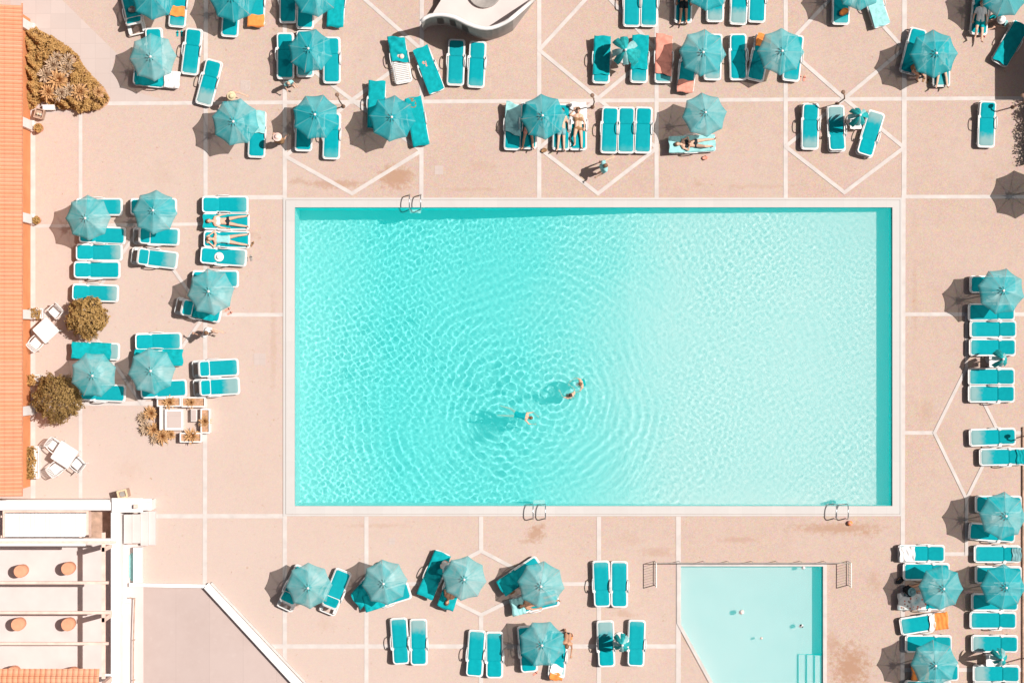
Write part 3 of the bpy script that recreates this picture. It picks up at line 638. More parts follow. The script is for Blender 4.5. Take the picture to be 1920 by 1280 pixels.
def agave_mesh(nb, r, h, seed, mat):
    rr = random.Random(seed); mb = MB()
    for i in range(nb):
        a = i * 2.399 + rr.uniform(-.2, .2); q = (i + .5) / nb; elev = math.radians(82 - 74 * q ** .9 + rr.uniform(-7, 7)); l = r * (.62 + .42 * q) * rr.uniform(.85, 1.12)
        wd_ = .036 * r / .4 + .012; d = Vector((math.cos(a), math.sin(a), 0)); s = Vector((-d.y, d.x, 0)); pr = []
        for t, ww in ((0, .7), (.3, 1), (.65, .75), (1, .03)):
            e = elev - .5 * t * q; p = d * (l * t * math.cos(e) + .02) + Vector((0, 0, h * .25 + l * t * math.sin(e))); pr.append((p, ww * wd_))
        vs = []
        for p, ww in pr: vs += [p - s * ww, p - Vector((0, 0, ww * .55)), p + s * ww]
        mb.add(vs, [(3 * j + c, 3 * j + c + 1, 3 * j + c + 4, 3 * j + c + 3) for j in range(3) for c in range(2)])
    mb.lathe([(.05, 0), (.06, h * .3), (.03, h * .4)], n=8)
    return mb.mesh('agave', mat)
AG = [agave_mesh(44, .5, .5, 1, M['agave']), agave_mesh(40, .5, .5, 2, M['agave_grey']), agave_mesh(50, .45, .4, 3, M['agave'])]
aglab = ['grey agave near the far tip of the shrub bed', 'grey agave nearest the roof within the shrub bed', 'largest pale agave in the middle of the shrub bed', 'grey agave behind the largest one, towards the plaza',
         'small grey agave at the plaza edge of the shrub bed', 'small grey agave at the top of the cluster in the bed', 'tan agave low in the bed beside the roof', 'grey agave below the largest one in the bed',
         'tan agave among shrubs close to the plaza corner', 'small grey agave between two tan ones in the bed', 'small agave at the pointed end of the shrub bed']
for i, (x, y, r, g) in enumerate(ag):
    q = P(x, y, .9); o = link('agave', AG[1 if g else 0], None, (q.x, q.y, .62), i * 1.3, label=aglab[i], category='agave', group='agaves in the shrub bed'); o.scale = (r / .5,) * 3

# planter square with agaves and pale centre slab
pg = 'planter troughs round the pale slab'
def trough(x0, x1, y0, y1, h, label):
    a, b = P(x0, y0, h), P(x1, y1, h); t = thing('planter_trough', label, 'planter', pg, ((a.x + b.x) / 2, (a.y + b.y) / 2, 0)); hx, hy = (b.x - a.x) / 2, (a.y - b.y) / 2
    mb = MB(); mb.ring(rrect(-hx, hx, -hy, hy, .02, 1), rrect(-hx + .05, hx - .05, -hy + .05, hy - .05, .01, 1), 0, h); mb.obj('trough', M['white_stucco'], t)
    mb = MB(); mb.prism([(-hx + .049, -hy + .049), (hx - .049, -hy + .049), (hx - .049, hy - .049), (-hx + .049, hy - .049)], 0, h - .07); mb.obj('soil', M['soil'], t)
trough(294, 339, 743.5, 762, .42, 'white trough with an agave under the lounger foot end')
trough(340, 385, 744, 763, .42, 'white trough with a small agave next to the empty half of soil')
trough(376, 393.5, 766, 812, .42, 'white trough on the pool side of the pale slab')
trough(337, 378, 811, 829, .42, 'white trough below the pale slab holding a bushy agave')
trough(299, 304, 762, 806, .45, 'narrow white kerb trough on the roof side of the pale slab')
t = thing('pale_slab', 'square pale pedestal slab in the middle of the planter troughs', 'pedestal')
mb = MB(); zbox(mb, 309, 343, 767, 806, 0, .30, .3); mb.obj('rim', M['white_paint'], t)
mb = MB(); zbox(mb, 312.5, 340, 770.5, 802, .30, .312, .3); mb.obj('slab', M['plaza'], t)
t = thing('white_box', 'small pale box between the slab and the pool side trough', 'box')
mb = MB(); zbox(mb, 358, 368.5, 767, 790, 0, .34, .34); mb.obj('body', M['white_paint'], t)
mb = MB(); zbox(mb, 358.8, 367.7, 767.8, 789.2, .34, .35, .34); mb.obj('lid', M['plaza'], t)
pa = [(316, 754, .30, 0, 'bushy agave in the trough under the lounger foot'), (356, 755, .27, 2, 'small agave in the trough beside bare soil'), (382, 790, .30, 2, 'tall agave in the pool side trough'), (358, 817, .33, 0, 'bushy agave in the trough below the pale slab'),
      (281, 775, .34, 2, 'agave at the top of the open clump beside the troughs'), (266, 783, .26, 1, 'small dark agave at the roof side of the clump'), (272, 803, .32, 1, 'grey agave in the middle of the open clump'), (286, 806, .32, 0, 'tan agave in the middle of the open clump'), (302, 818, .34, 0, 'large agave at the bottom of the open clump'), (291, 822, .28, 1, 'small dark agave at the bottom edge of the clump'), (318, 815, .24, 2, 'small agave next to the bare trough corner')]
for i, (x, y, r, k, l) in enumerate(pa):
    h = .36 if i < 4 else .12; q = P(x, y, h + .2); o = link('agave', AG[k], None, (q.x, q.y, h - .1), i, label=l, category='agave', group='agaves around the planters'); o.scale = (r / .42,) * 3

# ------------------------------------------------------------------ plastic tables, chairs, pots
def table(x, y, rot, label, s=.80):
    q = P(x, y, .74); t = thing('garden_table', label, 'table', 'white garden tables', (q.x, q.y, 0), math.radians(rot))
    mb = MB(); mb.prism(rrect(-s / 2, s / 2, -s / 2, s / 2, .05), .70, .74); mb.obj('tabletop', M['white_plastic'], t)
    for sx in (-1, 1):
        for sy in (-1, 1): mb = MB(); mb.tube([(sx * s * .42, sy * s * .42, .70), (sx * s * .46, sy * s * .46, 0)], [.03, .022], 8); mb.obj('leg', M['white_plastic'], t)
def chair_meshes():
    d = {}
    mb = MB(); mb.prism(rrect(-.21, .23, -.22, .22, .06), .40, .43); d['seat'] = mb.mesh('seat', M['white_plastic'])
    mb = MB()
    def bk(u, v): a = (u - .5) * 1.7; return (-.20 - .10 * v - .05 * math.cos(a) * 1.2 + .05, .235 * math.sin(a) / math.sin(.85), .43 + .03 + .42 * v * (1 - .12 * (2 * u - 1) ** 2))
    for i in range(7):
        u0, u1 = i / 7 + .02, (i + 1) / 7 - .02; mb.add([bk(u0, 0), bk(u1, 0), bk(u1, .8), bk(u0, .8)], [(0, 1, 2, 3)])
    rim = [bk(0, 0)] + [bk(0, .9)] + [bk(i / 10, 1) for i in range(11)] + [bk(1, .9), bk(1, 0)]; mb.tube(rim, .022, 6); d['backrest'] = mb.mesh('backrest', M['white_plastic'])
    for s in (-1, 1):
        mb = MB(); mb.tube([(-.22, s * .24, .66), (0, s * .27, .65), (.18, s * .26, .64), (.21, s * .24, .43)], .024, 6); d['armrest%d' % s] = mb.mesh('armrest', M['white_plastic'])
        for q in (-1, 1): mb = MB(); mb.tube([(.19 * q, s * .2, .40), (.24 * q, s * .25, 0)], [.03, .02], 6); d['leg%d%d' % (s, q)] = mb.mesh('leg', M['white_plastic'])
    return d
CH = chair_meshes()
def chair(x, y, rot, label):
    q = P(x, y, .42); t = thing('plastic_chair', label, 'chair', 'white plastic chairs', (q.x, q.y, 0), math.radians(rot))
    for k, me in CH.items(): link(me.name.split('.')[0], me, t)
table(86, 619, 43, 'square white garden table beside the round brown-olive bush', .80)
chair(69, 643, 48, 'white plastic chair casting a slatted shadow on the orange wall'); chair(105, 584, 225, 'white plastic chair tucked beside the round brown-olive bush')
table(121, 852, -33, 'white garden table with three chairs near the terrace', .86)
chair(103, 835, -40, 'white plastic chair with fan-slatted shadow at the three-chair table'); chair(106, 878, 40, 'white plastic chair on the terrace side of the three-chair table'); chair(147, 870, 140, 'white plastic chair at the pool side of the three-chair table')

def pot(x, y, r, h, label, leaf, mat='terracotta', seed=1, n=160, size=.05):
    q = P(x, y, h); t = thing('plant_pot', label, 'plant pot', 'pots along the orange wall', (q.x, q.y, 0))
    mb = MB(); mb.lathe([(r * .7, 0), (r * .95, h * .9), (r, h), (r * .86, h), (r * .82, h - .05)], n=20); mb.obj('pot', M[mat], t, True)
    r_ = np.random.default_rng(seed); a = r_.uniform(0, 6.3, n); d = r * .9 * np.sqrt(r_.uniform(0, 1, n)); pts = np.stack([d * np.cos(a), d * np.sin(a), h + r_.uniform(-.04, .16, n)], 1)
    mb = MB(); leaves(mb, pts, np.tile([[0, 0, 1.]], (n, 1)), size, seed); mb.obj('plant', M[leaf], t)
pot(72.5, 240, .20, .34, 'round terracotta pot with flowers below the wooden crate', 'leaf_tan')
pot(69, 413, .17, .32, 'round terracotta pot alone beside a white pillar', 'leaf_brown', seed=2)
def longbox(x0, x1, y0, y1, h, label, leaf, seed, n, mat='white_stucco', lean=0.0):
    a, b = P(x0, y0, h), P(x1, y1, h); t = thing('planter_box', label, 'planter', 'pots along the orange wall', ((a.x + b.x) / 2, (a.y + b.y) / 2, 0)); hx, hy = (b.x - a.x) / 2, (a.y - b.y) / 2
    mb = MB(); mb.ring(rrect(-hx, hx, -hy, hy, .03, 2), rrect(-hx + .04, hx - .04, -hy + .04, hy - .04, .02, 2), 0, h); mb.prism(rrect(-hx + .039, hx - .039, -hy + .039, hy - .039, .02, 2), 0, h - .06); mb.obj('box', M[mat], t)
    r_ = np.random.default_rng(seed); pts = np.stack([r_.uniform(-hx * 1.1, hx * .7, n) - lean * r_.uniform(0, 1, n), r_.uniform(-hy, hy, n), h + r_.uniform(-.05, .35, n)], 1)
    mb = MB(); leaves(mb, pts, np.tile([[0, 0, .7]], (n, 1)), .06, seed); mb.obj('plant', M[leaf], t)
longbox(52, 73, 836, 897, .42, 'long white planter of brown leaves at the three-chair table', 'leaf_brown', 5, 900, lean=.3)
longbox(56, 75, 702, 722, .40, 'small white planter with tan plant beside the dense round bush', 'leaf_tan', 6, 260, lean=.25)
longbox(54, 80, 578, 598, .40, 'white planter beside the square white table and pillar', 'leaf_brown', 7, 160)
cr = thing('wooden_crate', 'small wooden crate holding two pale jars by the shrub bed', 'crate'); q = P(73, 213, .4); cr.location = (q.x, q.y, 0); cr.rotation_euler = (0, 0, math.radians(-15))
mb = MB(); mb.ring(rrect(-.19, .19, -.21, .21, .02, 1), rrect(-.15, .15, -.17, .17, .02, 1), .03, .42); mb.prism(rrect(-.151, .151, -.171, .171, .02, 1), .03, .28); mb.obj('crate', M['brown_timber'], cr)
for i in range(2): j = thing('glass_jar', ['pale jar in the wooden crate nearer the roof', 'pale jar in the wooden crate nearer the pool'][i], 'jar', 'jars in the crate', (q.x - .05 + .11 * i, q.y - .01 - .03 * i, .28)); mb = MB(); mb.lathe([(.04, 0), (.05, .02), (.05, .12), (.035, .15)], n=12); mb.obj('glass', M['white_plastic'], j); mb = MB(); mb.lathe([(.037, .15), (.037, .17)], n=12); mb.obj('lid', M['straw'], j)
bn = thing('ash_bin', 'square brown litter bin with ashtray top beside the terrace parapet', 'litter bin'); q = P(229, 926, .8); bn.location = (q.x, q.y, 0); bn.rotation_euler = (0, 0, .25)
mb = MB(); mb.prism(rrect(-.20, .20, -.17, .17, .03, 2), 0, .74); mb.obj('body', M['brown_timber'], bn)
mb = MB(); mb.ring(rrect(-.21, .21, -.18, .18, .03, 2), rrect(-.14, .14, -.12, .12, .03, 2), .74, .80); mb.obj('rim', M['straw'], bn)
mb = MB(); mb.lathe([(.10, .74), (.11, .77), (.07, .77)], n=14); mb.obj('ashtray', M['grey_metal'], bn)
rk = thing('plinth', 'short pale kerb block set in the edge of the shrub bed', 'kerb block'); mb = MB(); zbox(mb, 80, 102, 196.5, 206, 0, .35, .35); mb.obj('block', M['white_stucco'], rk)

# ------------------------------------------------------------------ drains, ladders, railing, lamps
for x, y, s, l in ((460, 160, 9, 'square metal drain grate in the paving near the hatted woman'), (823, 319, 8, 'small square drain cover by the pool between two bands'), (487, 673, 11, 'pale square inspection cover beside the raised loungers'), (735, 1014, 6, 'tiny pale cover plate in the paving above the parasols'), (1512, 790, 0, '')):
    if not s: continue
    a = P(x, y); t = thing('drain_cover', l, 'drain cover', 'covers set in the paving', (a.x, a.y, 0)); e = s / K
    mb = MB(); mb.ring(rrect(-e, e, -e, e, .01, 1), rrect(-e + .03, e - .03, -e + .03, e - .03, .01, 1), .0, .009); mb.obj('frame', M['plaza'] if s != 9 else M['drain'], t)
    mb = MB(); m_ = 7
    for i in range(m_): yy = -e + .03 + (i + .5) * (2 * e - .06) / m_; mb.box((0, yy, .004), (2 * e - .062, (2 * e - .06) / m_ * (.62 if s == 9 else .97), .006))
    mb.obj('grate', M['drain'] if s == 9 else M['plaza'], t)

def ladder(xa, xb, yedge, sgn, label):
    """two bent steel rails from the deck over the pool edge, treads below the water; sgn=+1 pool lies to the north (up)"""
    t = thing('pool_ladder', label, 'pool ladder', 'steel pool ladders'); e = P(0, yedge).y
    for x in (xa, xb):
        X_ = P(x, 0, .5).x; pts = [(X_, e - sgn * .52, .0), (X_, e - sgn * .52, .45)]
        for k in range(1, 8): a = math.pi * k / 8; pts.append((X_, e - sgn * (.20 + .32 * math.cos(a)), .50 + .24 * math.sin(a)))
        pts += [(X_, e + sgn * .12, .45), (X_, e + sgn * .07, .0), (X_, e + sgn * .10, -.5), (X_, e + sgn * .10, -1.05)]
        mb = MB(); mb.tube(pts, .024, 8); o = mb.obj('rail', M['steel'], t, True); RECEIVERS.append(o)
    X0, X1 = P(xa, 0, 0).x, P(xb, 0, 0).x
    for z in (-.12, -.42, -.74): mb = MB(); mb.box(((X0 + X1) / 2, e + sgn * .15, z), (abs(X1 - X0) - .03, .12, .035)); o = mb.obj('tread', M['white_plastic'], t); RECEIVERS.append(o)
ladder(768, 789, PY0, -1, 'steel pool ladder at the deep end on the far pool edge')
ladder(999.5, 1022.5, PY1, 1, 'steel pool ladder in the middle of the near pool edge')
ladder(1567, 1589, PY1, 1, 'steel pool ladder near the shallow corner of the near pool edge')

rl = thing('pool_railing', 'thin metal railing with short barred returns round the small pool', 'railing')
def rail(pts, r=.02, mat='grey_metal', nm='rail'): mb = MB(); mb.tube(pts, r, 8); mb.obj(nm, M[mat], rl)
xa, xb, ya, yb_ = P(1228, 0).x, P(1590, 0).x, P(0, 1051).y, P(0, 1096).y
rail([(xa, ya, .85), (xb, ya, .85)], .017)
for i in range(9): X_ = xa + (xb - xa) * i / 8; rail([(X_, ya, 0), (X_, ya, .85)], .012, 'white_paint', 'post')
for X_ in (xa, xb):
    rail([(X_, ya, .85), (X_, yb_, .85)], .020, 'white_paint', 'top_rail'); rail([(X_, ya, .12), (X_, yb_, .12)], .018, 'grey_metal', 'bottom_rail'); rail([(X_, yb_, 0), (X_, yb_, .85)], .02, 'white_paint', 'post')
    mb = MB()
    for i in range(1, 9): Y_ = ya + (yb_ - ya) * i / 9; mb.tube([(X_, Y_, .12), (X_, Y_, .85)], .007, 6)
    mb.obj('bars', M['grey_metal'], rl)

def lamp(x, y, label, dx=-.08, dy=.22):
    q = P(x, y); t = thing('street_lamp', label, 'street lamp', 'small lamps between the loungers', (q.x, q.y, 0))
    mb = MB(); mb.lathe([(.085, 0), (.085, .04), (.05, .10), (.035, .14)], n=14); mb.obj('base', M['lamp_brown'], t)
    mb = MB(); mb.tube([(0, 0, .1), (0, 0, 1.95), (dx * .4, dy * .4, 2.15), (dx, dy, 2.2)], .028, 8); mb.obj('post', M['lamp_brown'], t, True)
    mb = MB(); mb.ell((dx * 1.1, dy * 1.1, 2.14), (.085, .085, .09), 14, 10); mb.obj('globe', M['lamp_globe'], t, True)
    mb = MB(); mb.lathe([(.02, 2.25), (.07, 2.235), (.085, 2.21)], (dx * 1.1, dy * 1.1, 0), 14); mb.obj('cap', M['lamp_brown'], t)
lamp(644, 200, 'small brown lamp post beside the bare crossing of white bands'); lamp(1111, 201, 'small brown lamp post beside the reclining woman and tight trio')
lamp(1570, 195, 'small brown lamp post above the pair by the folded parasol'); lamp(1899, 201, 'small lamp post by the hedge corner with its own side shadow')
lamp(1927, 815, 'small lamp post behind the timber edging board', 0, .2); lamp(1932, 1229, 'small lamp post beyond the edging by a folded parasol', 0, .2)

# ------------------------------------------------------------------ sun loungers
WP = M['white_plastic']; SE = .38; HX = .28
def lounger_parts():
    d = {}
    # base: side rails, foot and head cross pieces, open oval behind the hinge
    mb = MB()
    oc = rrect(-.97, .97, -.365, .365, .13, 6)
    mb.ring(oc, rrect(-.925, .925, -.328, .328, .10, 6), .24, .335)
    for s in (-1, 1): mb.box((-.30, s * .319, .352), (1.2, .03, .045))
    mb.box((HX - .02, 0, .30), (.10, .66, .05)); mb.box((-.88, 0, .335), (.07, .58, .05)); mb.box((.52, 0, .285), (.05, .67, .04))
    for s in (-1, 1): mb.box((.70, s * .27, .285), (.36, .10, .045))
    d['frame'] = mb.mesh('frame', WP)
    mb.box((HX - .01, 0, .405), (.085, .60, .03)); d['frame_r'] = mb.mesh('frame', WP)
    def slab(x0, x1, hw, z, th, r, bow):
        mb = MB()
        def f(u, v):
            x = x0 + (x1 - x0) * u; q = 2 * v - 1; hw_ = hw * (1 - .06 * abs(2 * u - 1) ** 6)
            return (x, hw_ * q, z - bow * (1 - q * q) * (1 - (2 * u - 1) ** 4) + th * (1 - abs(q) ** 8) * (1 - abs(2 * u - 1) ** 14))
        mb.grid(f, 23, 11); return mb
    for k in range(3): d['seat%d' % k] = slab(-.912, HX + .03, .304, .352, .035, .05, .010).mesh('seat', M['sling%d' % k], True)
    mb = MB()
    for i in range(15): x = -.85 + i * .078; mb.box((x, 0, .352), (.058, .57, .018))
    d['slats'] = mb.mesh('seat', WP)
    # backrest in hinge space (x from 0 to .66)
    mb = MB(); mb.ring(rrect(-.02, .67, -.338, .338, .14, 6), rrect(.02, .625, -.29, .29, .11, 6), -.03, .042); mb.box((.3, .0, -.03), (.03, .6, .03)); d['back_frame'] = mb.mesh('back_frame', WP)
    d['back_sling'] = slab(-.04, .632, .297, .03, .035, .1, .010).mesh('back_sling', M['sling0'], True)
    for s in (-1, 1):
        mb = MB(); pts = [(-.22, s * .36, .33)]
        for i in range(9): a = math.pi * i / 8; pts.append((.08 - .26 * math.cos(a), s * (.372 + .02 * math.sin(a)), .36 + .19 * math.sin(a) ** .7))
        pts += [(.36, s * .36, .33)]; mb.tube(pts, .021, 7); mb.box((.29, s * .335, .405), (.12, .085, .05)); d['arm%d' % s] = mb.mesh('armrest', WP)
        for x in (-.80, .62): mb = MB(); mb.tube([(x, s * .31, .27), (x - .02 * (1 if x > 0 else -1), s * .335, 0)], [.045, .03], 6); d['leg%d%d' % (s, x > 0)] = mb.mesh('leg', WP)
    return d
LP = lounger_parts()
FLAT, RAISED = math.radians(13), math.radians(60)
def lounger(x, y, ang, kind, fade, label):
    q = P(x, y, .34); rz = math.radians(ang)
    root = thing('sun_lounger', label, 'sun lounger', 'sun loungers around the pools', (q.x, q.y, 0), rz)
    link('frame', LP['frame_r' if kind == 'r' else 'frame'], root)
    link('seat', LP['slats'] if kind == 's' else LP['seat%d' % fade], root)
    bf = link('backrest', LP['back_frame'], root, (HX, 0, SE - .03)); bf.rotation_euler = (0, -(RAISED if kind == 'r' else FLAT), 0)
    link('back_sling', LP['back_sling'], bf)
    for s in (-1, 1):
        link('armrest', LP['arm%d' % s], root)
        for b in (False, True): link('leg', LP['leg%d%d' % (s, b)], root)
    return root.location.copy(), rz
LL = {}
LT = [  # key, photo x, y, head direction (deg, 0 = towards the hedge side, 90 = far side), kind, bleaching, label
 # far row
 ('a1', 249, 22, -77, 'r', 0, 'shaded lounger with raised back and open frame, under the far corner parasol'),
 ('a2', 335, 8, 85, 'f', 1, 'lounger with a small orange towel beside the far corner parasol'),
 ('a3', 433, 26, 86, 'f', 0, 'lounger poking out from under the parasol next to the orange-footed lounger'),
 ('a4', 481, 5, 88, 'f', 0, 'lounger whose foot end is wrapped in an orange towel'),
 ('a5', 540, 0, 90, 'f', 0, 'deeply shaded lounger on the far row, roof side of its parasol'),
 ('a6', 573, 11, 88, 'f', 0, 'half shaded lounger poking out between the dark one and towelled one'),
 ('a7', 631, 5, 86, 'r', 0, 'raised lounger with a teal towel over its foot, far row'),
 ('a8', 1185, 7, 89, 'f', 0, 'empty far row lounger, first of the pair past the curved pavilion'),
 ('a9', 1217, 7, 89, 'f', 1, 'empty far row lounger, second of the pair past the curved pavilion'),
 ('a10', 1282, 0, 88, 'f', 0, 'shaded far row lounger with a person\'s bare legs on it'),
 ('a11', 1341, -2, 89, 'f', 2, 'far row lounger with bleached foot beside the legs under a parasol'),
 ('a12', 1386, 3, 87, 'f', 2, 'far row lounger with strongly bleached foot end, out in the sun'),
 ('a13', 1420, -1, 88, 'f', 0, 'evenly teal far row lounger next to the strongly bleached one'),
 ('a14', 1577, 3, 89, 'f', 1, 'far row lounger with an orange bag at its foot'),
 ('a15', 1641, 8, 108, 'f', 2, 'tilted pale lounger jutting from the far row parasol'),
 ('a16', 1838, 22, 85, 'f', 0, 'shaded lounger with a person at its foot by the shade structure'),
 ('a17', 1894, 82, 60, 'f', 0, 'tilted lounger lying wholly in the big rectangular shadow'),
 # middle row
 ('b1', 293, 147, 175, 'f', 0, 'lounger crosswise below the first faded parasol, white towel on it'),
 ('b2', 290, 96, 92, 'f', 0, 'lounger almost hidden beneath the first faded middle row parasol'),
 ('b3', 360, 97, 83, 'f', 1, 'upright lounger alone beside the first faded middle row parasol'),
 ('b4', 392, 155, 75, 'f', 2, 'tilted lounger lying next to the woman in the straw hat'),
 ('b5', 535, 105, 90, 'f', 0, 'lounger half in shadow on the roof side of the ghost-lined parasol'),
 ('b6', 572, 101, 90, 'f', 1, 'lounger hidden beneath the parasol with visible ghost outlines'),
 ('b7', 622, 113, 90, 'f', 0, 'sunlit lounger on the pavilion side of the ghost-lined parasol'),
 ('b8', 750, 113, 100, 's', 0, 'lounger with bare white slats and a crumpled teal towel'),
 ('b9', 804, 132, 111, 'f', 1, 'tilted lounger with a small peach cloth near the pavilion'),
 ('b10', 855, 117, 88, 'f', 1, 'empty lounger whose head end lies in the pavilion shadow'),
 ('b11', 894, 121, 87, 'f', 1, 'empty lounger just outside the pavilion shadow, end of its group'),
 ('b12', 1128, 113, 88, 'f', 1, 'lounger draped in a shadowed teal towel beside the drooping parasol'),
 ('b13', 1199, 112, 88, 'f', 1, 'sunlit lounger on the far side of the big drooping parasol'),
 ('b14', 1244, 112, 89, 'f', 1, 'lounger covered by a long coral towel'),
 ('b15', 1289, 129, 83, 'f', 0, 'shaded lounger with a coral towel only at its foot'),
 ('b16', 1337, 107, 88, 'f', 2, 'lounger showing a bleached foot under the pale middle row parasol'),
 ('b17', 1384, 107, 91, 'f', 0, 'mostly shaded lounger between two pale middle row parasols'),
 ('b18', 1424, 109, 78, 'f', 0, 'tilted dark lounger tucked under the pale parasol by the diamond lines'),
 ('b19', 1487, 109, 84, 'f', 1, 'lounger with sunlit bleached foot, coral scrap on the paving beside it'),
 ('b20', 1712, 96, 76, 'f', 0, 'tilted shaded lounger with a brown-haired person sitting at its foot'),
 ('b21', 1765, 119, 90, 'f', 1, 'lounger with two bare legs showing below the bright parasol'),
 # near row
 ('c1', 482, 252, 88, 'f', 0, 'lounger with white and teal things piled at its head, near row'),
 ('c2', 570, 240, 88, 'f', 0, 'lounger with only its shaded foot showing below a near row parasol'),
 ('c3', 622, 255, 88, 'f', 1, 'sunlit lounger beside the near row parasol with the lamp shadow'),
 ('c4', 706, 197, 88, 'f', 0, 'lounger standing proud behind the near row parasol by the band crossing'),
 ('c5', 782, 227, 100, 'f', 0, 'tilted lounger covered by a teal towel next to a white band'),
 ('c6', 962, 238, 88, 'f', 0, 'lounger with patterned pale towel left of two sunbathers\' parasol'),
 ('c7', 991, 236, 88, 'f', 0, 'shaded lounger with lower legs showing below the parasol'),
 ('c8', 1053, 238, 88, 'f', 1, 'sunlit lounger with one leg showing, next to the reclining woman'),
 ('c9', 1084, 238, 90, 'f', 0, 'lounger holding the reclining woman beside the lamp post'),
 ('c10', 1143, 244, 88, 'f', 1, 'empty lounger of the tight trio, nearest the reclining woman'),
 ('c11', 1174, 244, 89, 'f', 1, 'empty lounger in the middle of the tight trio'),
 ('c12', 1206, 244, 88, 'f', 1, 'empty lounger of the tight trio, farthest from the reclining woman'),
 ('c13', 1298, 270, 183, 'f', 1, 'crosswise lounger with a person lying on their side'),
 ('c14', 1519, 237, 89, 'f', 2, 'empty lounger with a lamp shadow across its head'),
 ('c15', 1568, 241, 272, 'f', 2, 'lounger with head towards the pool and a dark blot of shade'),
 ('c16', 1632, 251, 253, 'f', 2, 'tilted lounger with head towards the pool, past the folded parasol'),
 ('c17', 1850, 233, 88, 'f', 2, 'lone empty lounger next to the hedge shadow'),
 # building side
 ('d1', 186, 388, 180, 'f', 1, 'lounger under the far parasol nearest the orange wall, tip showing'),
 ('d2', 192, 441, 178, 'f', 0, 'lounger half under the parasol nearest the orange wall, shadow spot at foot'),
 ('d3', 186, 473, 180, 'f', 2, 'empty lounger directly below the parasol nearest the orange wall, bleached foot'),
 ('d4', 182, 506, 180, 'f', 0, 'empty evenly teal lounger, second below the parasol by the wall'),
 ('d5', 179, 549, 178, 'f', 2, 'empty lounger just above the round brown-olive bush'),
 ('d6', 288, 388, 180, 'f', 1, 'lounger hidden behind the second parasol from the wall, corner showing'),
 ('d7', 293, 443, 178, 'r', 1, 'raised lounger with glass-like open frame below the second parasol from the wall'),
 ('d8', 290, 484, 173, 'r', 2, 'tilted raised lounger with white frame out in the sun'),
 ('d9', 422, 384, 180, 'f', 1, 'empty lounger at the far end of the sunbathers\' stack of four'),
 ('d10', 424, 415, 180, 'f', 0, 'lounger with the sunbather in a dark bikini'),
 ('d11', 425, 449, 179, 'f', 0, 'lounger with the sunbather in a pale swimsuit'),
 ('d12', 419, 481, 176, 'f', 2, 'lounger with a white hat lying on it'),
 ('d13', 372, 581, 168, 'r', 0, 'shaded raised lounger under the lone parasol near the walking man'),
 ('d14', 404, 523, 180, 'f', 1, 'lounger tip showing behind the lone parasol near the pool edge'),
 ('d15', 181, 658, 178, 'f', 2, 'lounger covered by a teal towel below the round brown-olive bush'),
 ('d16', 192, 736, 178, 'f', 0, 'lounger under the parasol beside the dense round bush, shadowed foot'),
 ('d17', 297, 640, 181, 'f', 1, 'empty lounger above the second parasol of the lower building group'),
 ('d18', 297, 670, 180, 'f', 0, 'towel covered lounger tucked behind the second lower parasol'),
 ('d19', 307, 729, 183, 'f', 0, 'lounger end showing just above the planter troughs'),
 ('d20', 404, 690, 183, 'r', 1, 'upper of two raised white framed loungers beside the pool'),
 ('d21', 406, 725, 183, 'r', 2, 'lower of two raised white framed loungers beside the pool'),
 # terrace side row
 ('e1', 551, 1102, 245, 'r', 0, 'shaded raised lounger under the parasol nearest the court wall'),
 ('e2', 629, 1109, 248, 'r', 0, 'tilted raised lounger standing between two parasols below the pool'),
 ('e3', 697, 1094, 228, 'f', 0, 'lounger with shaded teal towel under the second parasol below the pool'),
 ('e4', 727, 1118, 197, 'f', 0, 'lounger edge showing along the foot of the second parasol below the pool'),
 ('e5', 814, 1075, 247, 'f', 0, 'tilted lounger fully draped in a dark teal towel'),
 ('e6', 850, 1096, 250, 'f', 0, 'lounger with a tanned person lying half under the parasol'),
 ('e7', 976, 1078, 214, 'f', 0, 'tilted lounger behind the parasol with a tanned shoulder showing'),
 ('e8', 1004, 1128, 193, 'f', 0, 'lounger with pale teal towel along the foot of the fourth parasol'),
 ('e9', 1128, 1094, 272, 'f', 1, 'empty lounger of the pair with heads away from the pool, roof side'),
 ('e10', 1161, 1095, 270, 'f', 1, 'empty lounger of the pair with heads away from the pool, railing side'),
 ('e11', 750, 1201, 274, 'f', 1, 'empty lounger of the front pair nearest the court wall, evenly teal'),
 ('e12', 785, 1203, 271, 'f', 2, 'empty lounger with bleached foot in the front pair nearest the court wall'),
 ('e13', 892, 1224, 266, 'f', 1, 'empty lounger of the pair beside the flat-edged parasol, fully sunlit'),
 ('e14', 927, 1227, 270, 'f', 1, 'lounger with parasol shade down one side, beside the flat-edged parasol'),
 ('e15', 989, 1216, 275, 'f', 0, 'shaded lounger end showing below the flat-edged parasol'),
 ('e16', 1046, 1227, 265, 'f', 0, 'lounger with orange and white cloth below the flat-edged parasol'),
 ('e17', 1136, 1206, 272, 'f', 2, 'bleached lounger with the folded parasol\'s shade across it'),
 ('e18', 1193, 1205, 268, 'f', 1, 'sunlit lounger between the folded parasol and the small pool'),
 # hedge side
 ('f1', 1862, 533, 0, 'f', 0, 'lounger behind the parasol at the top of the hedge side column'),
 ('f2', 1859, 585, 0, 'f', 0, 'shaded lounger below the parasol at the top of the hedge side column'),
 ('f3', 1862, 617, 0, 'f', 1, 'first sunlit lounger below the top parasol of the hedge side column'),
 ('f4', 1861, 651, 0, 'f', 1, 'lounger directly above the folded parasol with the tiny table'),
 ('f5', 1859, 706, 0, 'f', 1, 'lounger directly below the folded parasol with the tiny table'),
 ('f6', 1859, 738, 0, 'f', 2, 'last lounger of the run below the folded parasol with tiny table'),
 ('f7', 1861, 819, 2, 'f', 2, 'lone lounger with a lamp shadow at its head, hedge side'),
 ('f8', 1880, 856, 1, 'f', 2, 'strongly bleached lounger running off the deck edge'),
